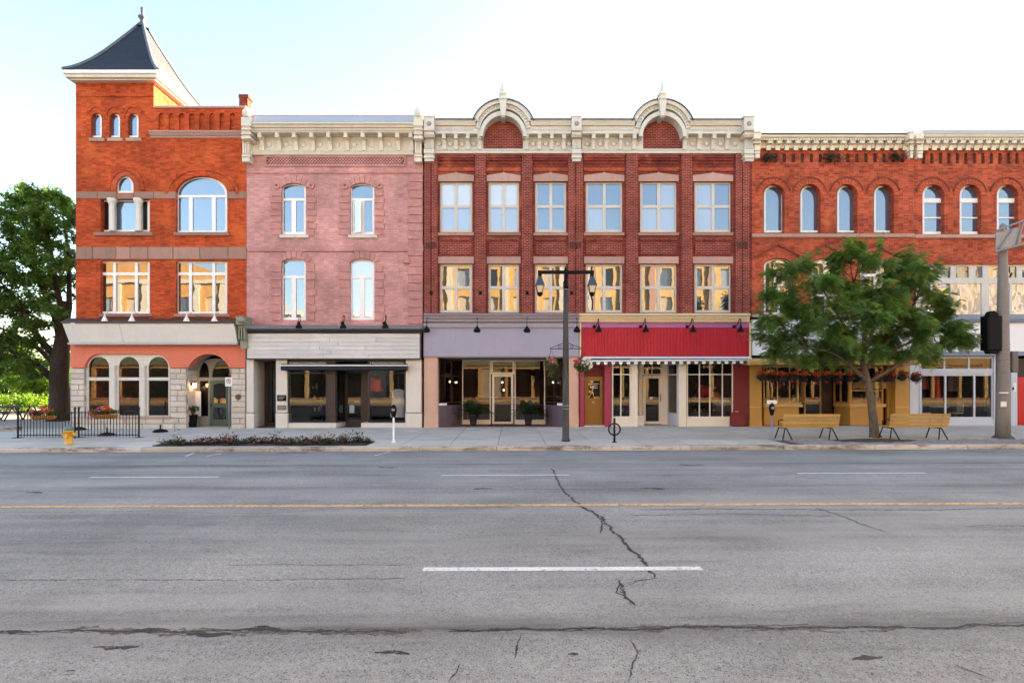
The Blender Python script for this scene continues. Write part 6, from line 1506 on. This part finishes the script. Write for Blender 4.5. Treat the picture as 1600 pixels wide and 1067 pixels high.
for (a, b, rad, dy) in cl:
    c = q_(a, b, dy); s = min(mp_, key=lambda p: (p - c).length + max(0, p.z - c.z)); limb(tr, s, c, .024, .008, rr, .15, 4, 5)
    n = int(350 * rad * rad / .4) + 40
    for i in range(max(6, int(9*rad/.6))):           # twigs
        v = Vector((rr.gauss(0, 1), rr.gauss(0, 1), rr.gauss(0, .55))).normalized()*rad*rr.uniform(.6, 1.15)
        tip = c + v; tw = limb(tr, c, tip, .007, .003, rr, .1, 3, 3)
        for k in range(int(n / max(6, int(9*rad/.6)))):
            p = c + v*rr.uniform(.15, 1.0) + Vector((rr.gauss(0, .10), rr.gauss(0, .10), rr.gauss(0, .08)))
            dd = (v.normalized()*.6 + Vector((rr.gauss(0, .7), rr.gauss(0, .7), rr.gauss(-.15, .35))))
            pinnate(lv, p, dd, rr.uniform(.16, .30), rr)
tr.build('trunk', barkL, T1); lv.build('crown', Lf['locust'], T1)
# left: big old shade tree beside the tower
by0 = 5.8; bq = lambda a, b, dy=0.0: Vector((X(a, by0 + dy), by0 + dy, Z(b, by0 + dy)))
T2 = thing('shade_tree', 'big dark trunked shade tree beside the tower at the left edge', 'tree', (X(94, by0), by0, gz(0, -23)))
rr = random.Random(202); tr = MB(); lv = MB()
tp = [bq(94, 661), bq(93, 645), bq(93, 620), bq(92, 590), bq(94, 560), bq(97, 530), bq(98, 505), bq(99, 470)]; tr.tube(tp, [.66, .52, .45, .43, .42, .33, .24, .12], 14)
mains = [([(83, 592), (60, 572), (30, 555), (0, 540), (-40, 530)], .2, 0), ([(90, 560), (62, 530), (40, 495), (20, 460), (0, 440)], .2, -.8), ([(95, 535), (84, 490), (65, 450), (52, 410), (40, 370)], .19, .6), ([(98, 530), (95, 480), (85, 430), (78, 380), (70, 330)], .18, -.5), ([(100, 525), (108, 480), (108, 430), (105, 380), (98, 335)], .18, .8), ([(100, 540), (125, 500), (140, 450), (138, 400)], .15, 1.6), ([(92, 575), (60, 545), (20, 520), (-30, 500)], .15, 1.5), ([(92, 560), (110, 540), (135, 530), (160, 500)], .14, 2.2), ([(88, 500), (60, 430), (20, 390), (-20, 370)], .12, -1.4)]
mp_ = []
for pts, r0, dy in mains:
    P = [bq(a, b, dy*i/(len(pts)-1)) for i, (a, b) in enumerate(pts)]; n = len(P); tr.tube(P, [r0*(1 - .8*i/(n-1)) for i in range(n)], 7)
    for a, b in zip(P[:-1], P[1:]): mp_ += [a.lerp(b, t) for t in (.3, .65, 1)]
clumps = []
for i in range(150):
    a = rr.uniform(-110, 122); top = 292 + max(0, (40 - a))*.25 + (abs(a - 70) > 40)*12
    b = rr.uniform(top, 575 if a < 45 else 520)
    if a > 60 and b > 440 and rr.random() < .6: continue
    clumps.append((a, b, rr.uniform(.35, .8), rr.uniform(-2.4, 2.6)))
for i in range(75): clumps.append((rr.uniform(-100, 62), rr.uniform(400, 590), rr.uniform(.45, .85), rr.uniform(-2.6, 2.2)))
for i in range(45): clumps.append((rr.uniform(20, 120), rr.uniform(305, 500), rr.uniform(.4, .7), rr.uniform(-1.5, 2.6)))
for a, b in ((20, 310), (35, 300), (52, 312), (75, 308), (95, 312), (108, 320), (5, 335), (10, 560), (25, 575), (40, 560), (0, 585), (-15, 560), (55, 545)): clumps.append((a, b, .6, rr.uniform(-1.5, 1.5)))
for a, b, rad, dy in clumps:
    c = bq(a, b, dy); s = min(mp_, key=lambda p: (p - c).length); limb(tr, s, c, .035, .008, rr, .15, 4, 4)
    for i in range(5):
        v = Vector((rr.gauss(0, 1), rr.gauss(0, 1), rr.gauss(0, .6))).normalized()*rad*rr.uniform(.6, 1.2); limb(tr, c, c + v, .010, .004, rr, .1, 2, 3)
        leafcloud(lv, [c + v*rr.uniform(.2, 1.0) + Vector((rr.gauss(0, .13), rr.gauss(0, .13), rr.gauss(0, .11))) for _ in range(int(44*rad/.55))], .10, rr, .5, .55)
tr.build('trunk', barkD, T2); lv.build('crown', Lf['mid'], T2)
# sunlit bushes and far trees behind the square
def bush(px, py_top, y, wpx, label, leaf, seed, n, size=.14, base=0.0, name='leafy_bush'):
    rr = random.Random(seed); x = X(px, y); h = Z(py_top, y); t = thing(name, label, 'bush', (x, y, base)); w_ = wpx*S(y)
    m = MB()
    for i in range(16):
        c = (x + rr.uniform(-.75, .75)*w_/2, y + rr.uniform(-1, 1), base + rr.uniform(.15, .82)*h); leafcloud(m, ball(rr, c, max(.5, h*.26), n//16, 1.1, 1, .9, .4), size, rr, .6, .5)
    st = MB()
    for i in range(8): limb(st, (x + rr.uniform(-.3, .3)*w_, y, base - .02), (x + rr.uniform(-.42, .42)*w_, y + rr.uniform(-.8, .8), base + h*rr.uniform(.4, .8)), .07, .015, rr)
    st.build('stems', barkD, t); m.build('leaves', leaf, t)
bush(60, 572, 17.5, 90, 'bright sunlit bush behind the left fence panel', Lf['bright'], 1, 5200); bush(0, 590, 21, 70, 'green bush at the left edge behind the square', Lf['mid'], 2, 3600); bush(113, 580, 19, 40, 'sunlit bush in the gap between big trunk and stone pier', Lf['mid'], 3, 2600); bush(35, 618, 13.5, 60, 'low pale green shrub in front of the sunlit bush', Lf['bright'], 4, 1800, .11)
def fartree(px, py, y, r_, label, seed):
    rr = random.Random(seed); x = X(px, y); t = thing('far_tree', label, 'tree', (x, y, 0), 'trees beyond the square'); h = Z(py, y); m = MB(); tk = MB()
    limb(tk, (x, y, -.4), (x, y, h*.8), .35, .06, rr, .03)
    for i in range(26):
        c = Vector((x + rr.gauss(0, .5)*r_, y + rr.gauss(0, .5)*r_, h*rr.uniform(.25, .95))); limb(tk, (x, y, c.z*.7), c, .06, .015, rr); leafcloud(m, ball(rr, c, r_*.38, 130, 1, 1, .8, .3), .26, rr, .6, .6)
    tk.build('trunk', barkD, t); m.build('crown', Lf['mid'], t)
fartree(-30, 520, 42, 4.5, 'far leafy tree at the left edge beyond the square', 31); fartree(55, 540, 46, 4.0, 'far leafy tree behind the sunlit bush', 32); fartree(118, 545, 44, 3.5, 'far leafy tree seen past the stone pier', 33)
# dark picnic tables in the shade of the big tree, stone edging, far hut
darkwood = paint('dark_weathered_wood', (.028, .026, .026), .7, .3, .3)
for k, (px, y, lab) in enumerate(((4, 6.0, 'dark picnic table in the shade at the left edge'), (33, 7.2, 'dark picnic table in the shade left of the big trunk'))):
    x = X(px, y); z = gz(0, x) - .003; t = thing('picnic_table', lab, 'picnic table', (x, y, z), 'picnic tables under the big tree')
    for j in range(4): MB().box(x - .8, x + .8, y - .32 + j*.165, y - .17 + j*.165, z + .72, z + .76).build('top_plank', darkwood, t)
    for s_ in (-.62, .62): MB().box(x - .8, x + .8, y + s_ - .12, y + s_ + .12, z + .42, z + .46).build('seat_plank', darkwood, t)
    for s_ in (-.6, .6):
        q = MB(); q.tube([(x + s_, y - .62, z), (x + s_, y - .12, z + .72)], .035, 6); q.tube([(x + s_, y + .62, z), (x + s_, y + .12, z + .72)], .035, 6); q.tube([(x + s_, y - .7, z + .40), (x + s_, y + .7, z + .40)], .03, 6); q.build('trestle_leg', darkwood, t)
kx = MB(); kx.cbox(-45, X(30, -1.0), -1.15, -.85, -.4, gz(0, -22) + .16, .02); tag(kx.build('stone_edging', M['kerb']), 'low stone edging strip on the pavement at the left edge', 'edging')
hut = thing('small_hut', 'small white hut with dark red roof at the far left edge', 'hut', (X(-6, 34), 34, -.4)); vx = X(-6, 34)
MB().box(vx - 3, vx + .9, 33, 36, -.4, 1.2).build('wall', M['white'], hut)
q = MB(); q.add([(vx - 3.3, 32.7, 1.2), (vx + 1.2, 32.7, 1.2), (vx + 1.2, 36.3, 1.2), (vx - 3.3, 36.3, 1.2), (vx - 2.8, 34.5, 2.3), (vx + .7, 34.5, 2.3)], [(0, 1, 5, 4), (1, 2, 5), (2, 3, 4, 5), (3, 0, 4), (0, 3, 2, 1)]); q.build('roof', M['darkred'], hut)

# ================================================================== the sunlit row across the street (mirrored in the windows)
def opp(x0, x1, h, col, label, seed, gable=False, y=-33.2):
    rr = random.Random(seed); t = thing('opposite_building', label, 'building', ((x0+x1)/2, y, 0), 'buildings across the street seen mirrored in the windows')
    m_ = paint('sunlit_facade_%d' % seed, col, .85, .25, .3); wins = []; n = max(2, int((x1-x0)/2.6)); st = (x1-x0)/n
    loops = []
    for fl, (z0, z1) in enumerate(((.35, 3.3), (5.0, 7.2), (8.4, 10.4), (11.4, 13.2))):
        if z1 > h - .9: break
        for i in range(n):
            c = x0 + (i+.5)*st; w_ = .55 if fl else st/2 - .16; loops.append([(c-w_, z0), (c+w_, z0), (c+w_, z1), (c-w_, z1)])
    o = [(x0, -.13), (x1, -.13), (x1, h), ((x0+x1)/2, h + (2.5 if gable else 0.01)), (x0, h)]
    b = MB(); b.prism(o, y, y - .4, loops); b.v = [(a, y - (bb - y)*-1 if False else bb, c) for a, bb, c in b.v]; b.build('wall', m_, t)
    MB().box(x0, x1, y - 9, y - .41, -.13, h - .05).build('building_mass', m_, t)
    MB().box(x0, x1, y + .003, y + .35, h - .5, h - .1).build('cornice', M['cream'], t); MB().box(x0, x1, y + .003, y + .2, 3.6, 4.4).build('sign_band', rr.choice([M['white'], M['green'], M['mustard'], M['bluetrim']]), t)
    for i in range(n + 1):
        xx = x0 + i*st; MB().box(max(x0, xx - .28), min(x1, xx + .28), y + .002, y + .22, 4.5, h - .55).build('pilaster', M['cream'] if seed % 2 else M['sand2'], t)
    for lp in loops:
        (a, z0), (b_, z1) = lp[0], lp[2]; g = MB(); g.box(a, b_, y - .3, y - .25, z0, z1); wn = g.build('window', M['gl_dark'] if z0 < 1 and rr.random() < .85 else rr.choice([M['curtain'], M['gl_half'], M['gl_up'], M['curtain'], M['curtain'], M['gl_dark']]), t)
        MB().box(a - .05, b_ + .05, y + .001, y + .12, z0 - .12, z0 - .005).build('sill', M['sand2'], wn)
opp(-47, -26.2, 12.2, (.66, .36, .13), 'tan brick building across the street opposite the tower', 1, True)
opp(-26, -9.2, 9.0, (.72, .54, .30), 'low cream building across the street opposite the pink building', 2)
opp(-9, 7.8, 16.2, (.72, .44, .16), 'tall buff building across the street opposite the mauve shop', 3)
opp(8, 25.8, 15.4, (.74, .52, .24), 'tall cream building across the street opposite the red shop', 4)
opp(26, 55, 14.2, (.70, .46, .20), 'buff building across the street opposite the right edge', 5)

# ================================================================== things inside the shops
bulb = emit('warm_bulb', (1.0, .78, .5), 1.0)
for k, (px, py, y) in enumerate(((703, 596, 2.6), (713, 597, 3.4), (785, 597, 4.0), (787, 609, 3.0), (864, 597, 2.8))):
    x, z = X(px, y), Z(py, y); t = thing('pendant_lamp', f'small lit pendant bulb inside the mauve shop, {["first","second","third","fourth","fifth"][k]} from the left', 'lamp', (x, y, z), 'pendant bulbs in the mauve shop')
    MB().lathe((x, y, z - .05), [(.015, 0), (.036, .02), (.033, .055), (.015, .08)], 10).build('bulb', bulb, t); MB().tube([(x, y, z + .05), (x, y, 2.99)], .006, 4).build('cord', M['black'], t)
def table_set(x, y, label, mat, seat):
    f0 = gz(0, x) + .006; t = thing('shop_table', label, 'table', (x, y, f0 + .006)); MB().lathe((x, y, f0), [(.38, .72), (.40, .74), (.38, .76)], 14).build('table_top', mat, t); MB().lathe((x, y, f0), [(.22, .006), (.2, .03), (.03, .06), (.03, .72)], 10).build('table_leg', M['black'], t)
    for s in (-1, 1):
        c = thing('shop_chair', label.replace('table', 'chair') + (', left one' if s < 0 else ', right one'), 'chair', (x + s*.75, y, f0 + .006))
        MB().box(x + s*.75 - .2, x + s*.75 + .2, y - .2, y + .2, f0 + .43, f0 + .48).build('seat', seat, c); MB().box(x + s*.95 - .02, x + s*.95 + .02, y - .2, y + .2, f0 + .5, f0 + .92).build('backrest', seat, c)
        for a in (-.17, .17):
            for b in (-.17, .17): MB().tube([(x + s*.75 + a, y + b, f0 + .006), (x + s*.75 + a*.9, y + b*.9, f0 + .43)], .015, 5).build('leg', M['galv'], c)
orange_seat = paint('orange_red_seat', (.55, .10, .03), .5, .1, .1)
table_set(X(712, 3.4), 3.4, 'round table inside the mauve shop, left of the door', M['inwood'], orange_seat); table_set(X(836, 3.2), 3.2, 'round table inside the mauve shop, right of the door', M['inwood'], orange_seat)
table_set(X(1468, 1.6), 1.6, 'white table inside the pale blue shop', M['white'], M['white'])
ct = thing('shop_counter', 'brown counter at the back of the mauve shop', 'counter', (X(790, 5.6), 5.6, FC)); MB().box(X(745, 5.6), X(835, 5.6), 5.4, 5.9, FC, 1.0).build('counter_front', M['inwood'], ct); MB().box(X(743, 5.6), X(837, 5.6), 5.32, 5.95, 1.003, 1.05).build('counter_top', M['shopcream'], ct)
def shelf(px0, px1, y, label, n=3, seed=1):
    rr = random.Random(seed); t = thing('display_shelf', label, 'shelf', (X((px0+px1)/2, y), y, gz(0, X((px0+px1)/2, y)) + .012)); x0, x1 = X(px0, y), X(px1, y); f0 = gz(0, (x0+x1)/2) + .012
    for s in (x0, x1): MB().box(s - .02, s + .02, y - .2, y + .2, f0, 1.9).build('upright', M['inwood'], t)
    for k in range(n): MB().box(x0 + .02, x1 - .02, y - .2, y + .2, .35 + k*.55, .38 + k*.55).build('shelf_board', M['inwood'], t)
    cols = [M['red'], M['white'], M['blueg'], M['ochre'], M['green'], M['plank']]; wn_ = {c.name: w for c, w in zip(cols, ('red', 'white', 'blue grey', 'ochre', 'sage green', 'grey'))}
    for k in range(n):
        x = x0 + .1
        while x < x1 - .2:
            mt_ = rr.choice(cols); w_ = rr.uniform(.08, .2); h = rr.uniform(.1, .32); o = MB().lathe((x + w_/2, y - .05, .382 + k*.55), [(w_*.4, 0), (w_*.5, h*.3), (w_*.42, h*.8), (w_*.25, h)], 8).build('shop_ware', mt_)
            tag(o, f'small {wn_[mt_.name]} ware, {["low", "middle", "top"][k]} board, {label}', 'ware', f'wares on the {label}'); x += w_ + rr.uniform(.03, .15)
shelf(962, 984, 3.0, 'shelf in the cream framed shop left window', 3, 2); shelf(1080, 1138, 3.6, 'shelf in the cream framed shop right window', 3, 3); shelf(1205, 1248, 2.8, 'shelf in the mustard shop left window', 3, 4); shelf(1340, 1384, 2.6, 'shelf in the mustard shop right window', 3, 5); shelf(458, 505, 3.4, 'shelf in the pink building shop window', 3, 6); shelf(1505, 1548, 3.5, 'shelf in the pale blue shop', 3, 7)
for k, (px, py, y, r_, mt, lab) in enumerate(((1101, 612, 1.2, .36, M['red'], 'red paper lantern hanging in the cream framed shop window'), (1116, 620, 1.6, .30, M['salmon'], 'coral paper lantern hanging in the cream framed shop window'), (1130, 627, .8, .22, paint('teal_lantern', (.02, .30, .32), .5, .1, .1), 'teal paper lantern hanging in the cream framed shop window'))):
    x, z = X(px, y), Z(py, y); t = thing('paper_lantern', lab, 'lantern', (x, y, z)); MB().lathe((x, y, z), [(r_*math.sin(R(10 + i*16)), -r_*.8*math.cos(R(10 + i*16))) for i in range(11)], 16).build('lantern_shade', mt, t); MB().tube([(x, y, z + r_*.79), (x, y, 2.99)], .006, 4).build('cord', M['black'], t)
def garment(px, y, z1, label, mat, w_=.45, h=.9):
    x = X(px, y); t = thing('garment', label, 'garment', (x, y, z1 - h)); m = MB(); n = 16; vs = []
    for zz_, a, b in ((0, w_*.62, .16), (.4, w_*.5, .12), (.75, w_*.45, .11), (.95, w_*.5, .09), (1, w_*.16, .06)):
        for q in range(n): t_ = 2*math.pi*q/n; vs.append((x + a*math.cos(t_)*(1 + .06*math.cos(5*t_)*(1-zz_)), y + b*math.sin(t_), z1 - h + zz_*h))
    m.add(vs, [(i*n+q, i*n+(q+1) % n, (i+1)*n+(q+1) % n, (i+1)*n+q) for i in range(4) for q in range(n)], True); m.build('cloth', mat, t); MB().tube([(x, y, z1 - .02), (x, y, 2.6)], .008, 4).build('hanger_wire', M['galv'], t)
garment(1443, .6, 2.2, 'dark red garment hanging at the left of the pale blue shop window', M['darkred'], .4, .7); garment(1464, .9, 2.3, 'long red garment hanging in the pale blue shop window', M['reddoor'], .25, 1.2); garment(1488, 1.6, 2.2, 'dark garment hanging in the middle of the pale blue shop', M['purple'], .5, .8)
garment(622, .55, 1.5, 'pale blue patterned dress in the right window of the pink building shop', M['blueg'], .6, 1.25); garment(586, .8, 2.0, 'red cloth hanging in the right window of the pink building shop', M['reddoor'], .6, .6)

for o in bpy.data.objects:
    if o.parent and o.name.split('.')[0] in ('flowers', 'trailing_flowers', 'leaves', 'fronds', 'stems'): o['kind'] = 'stuff'
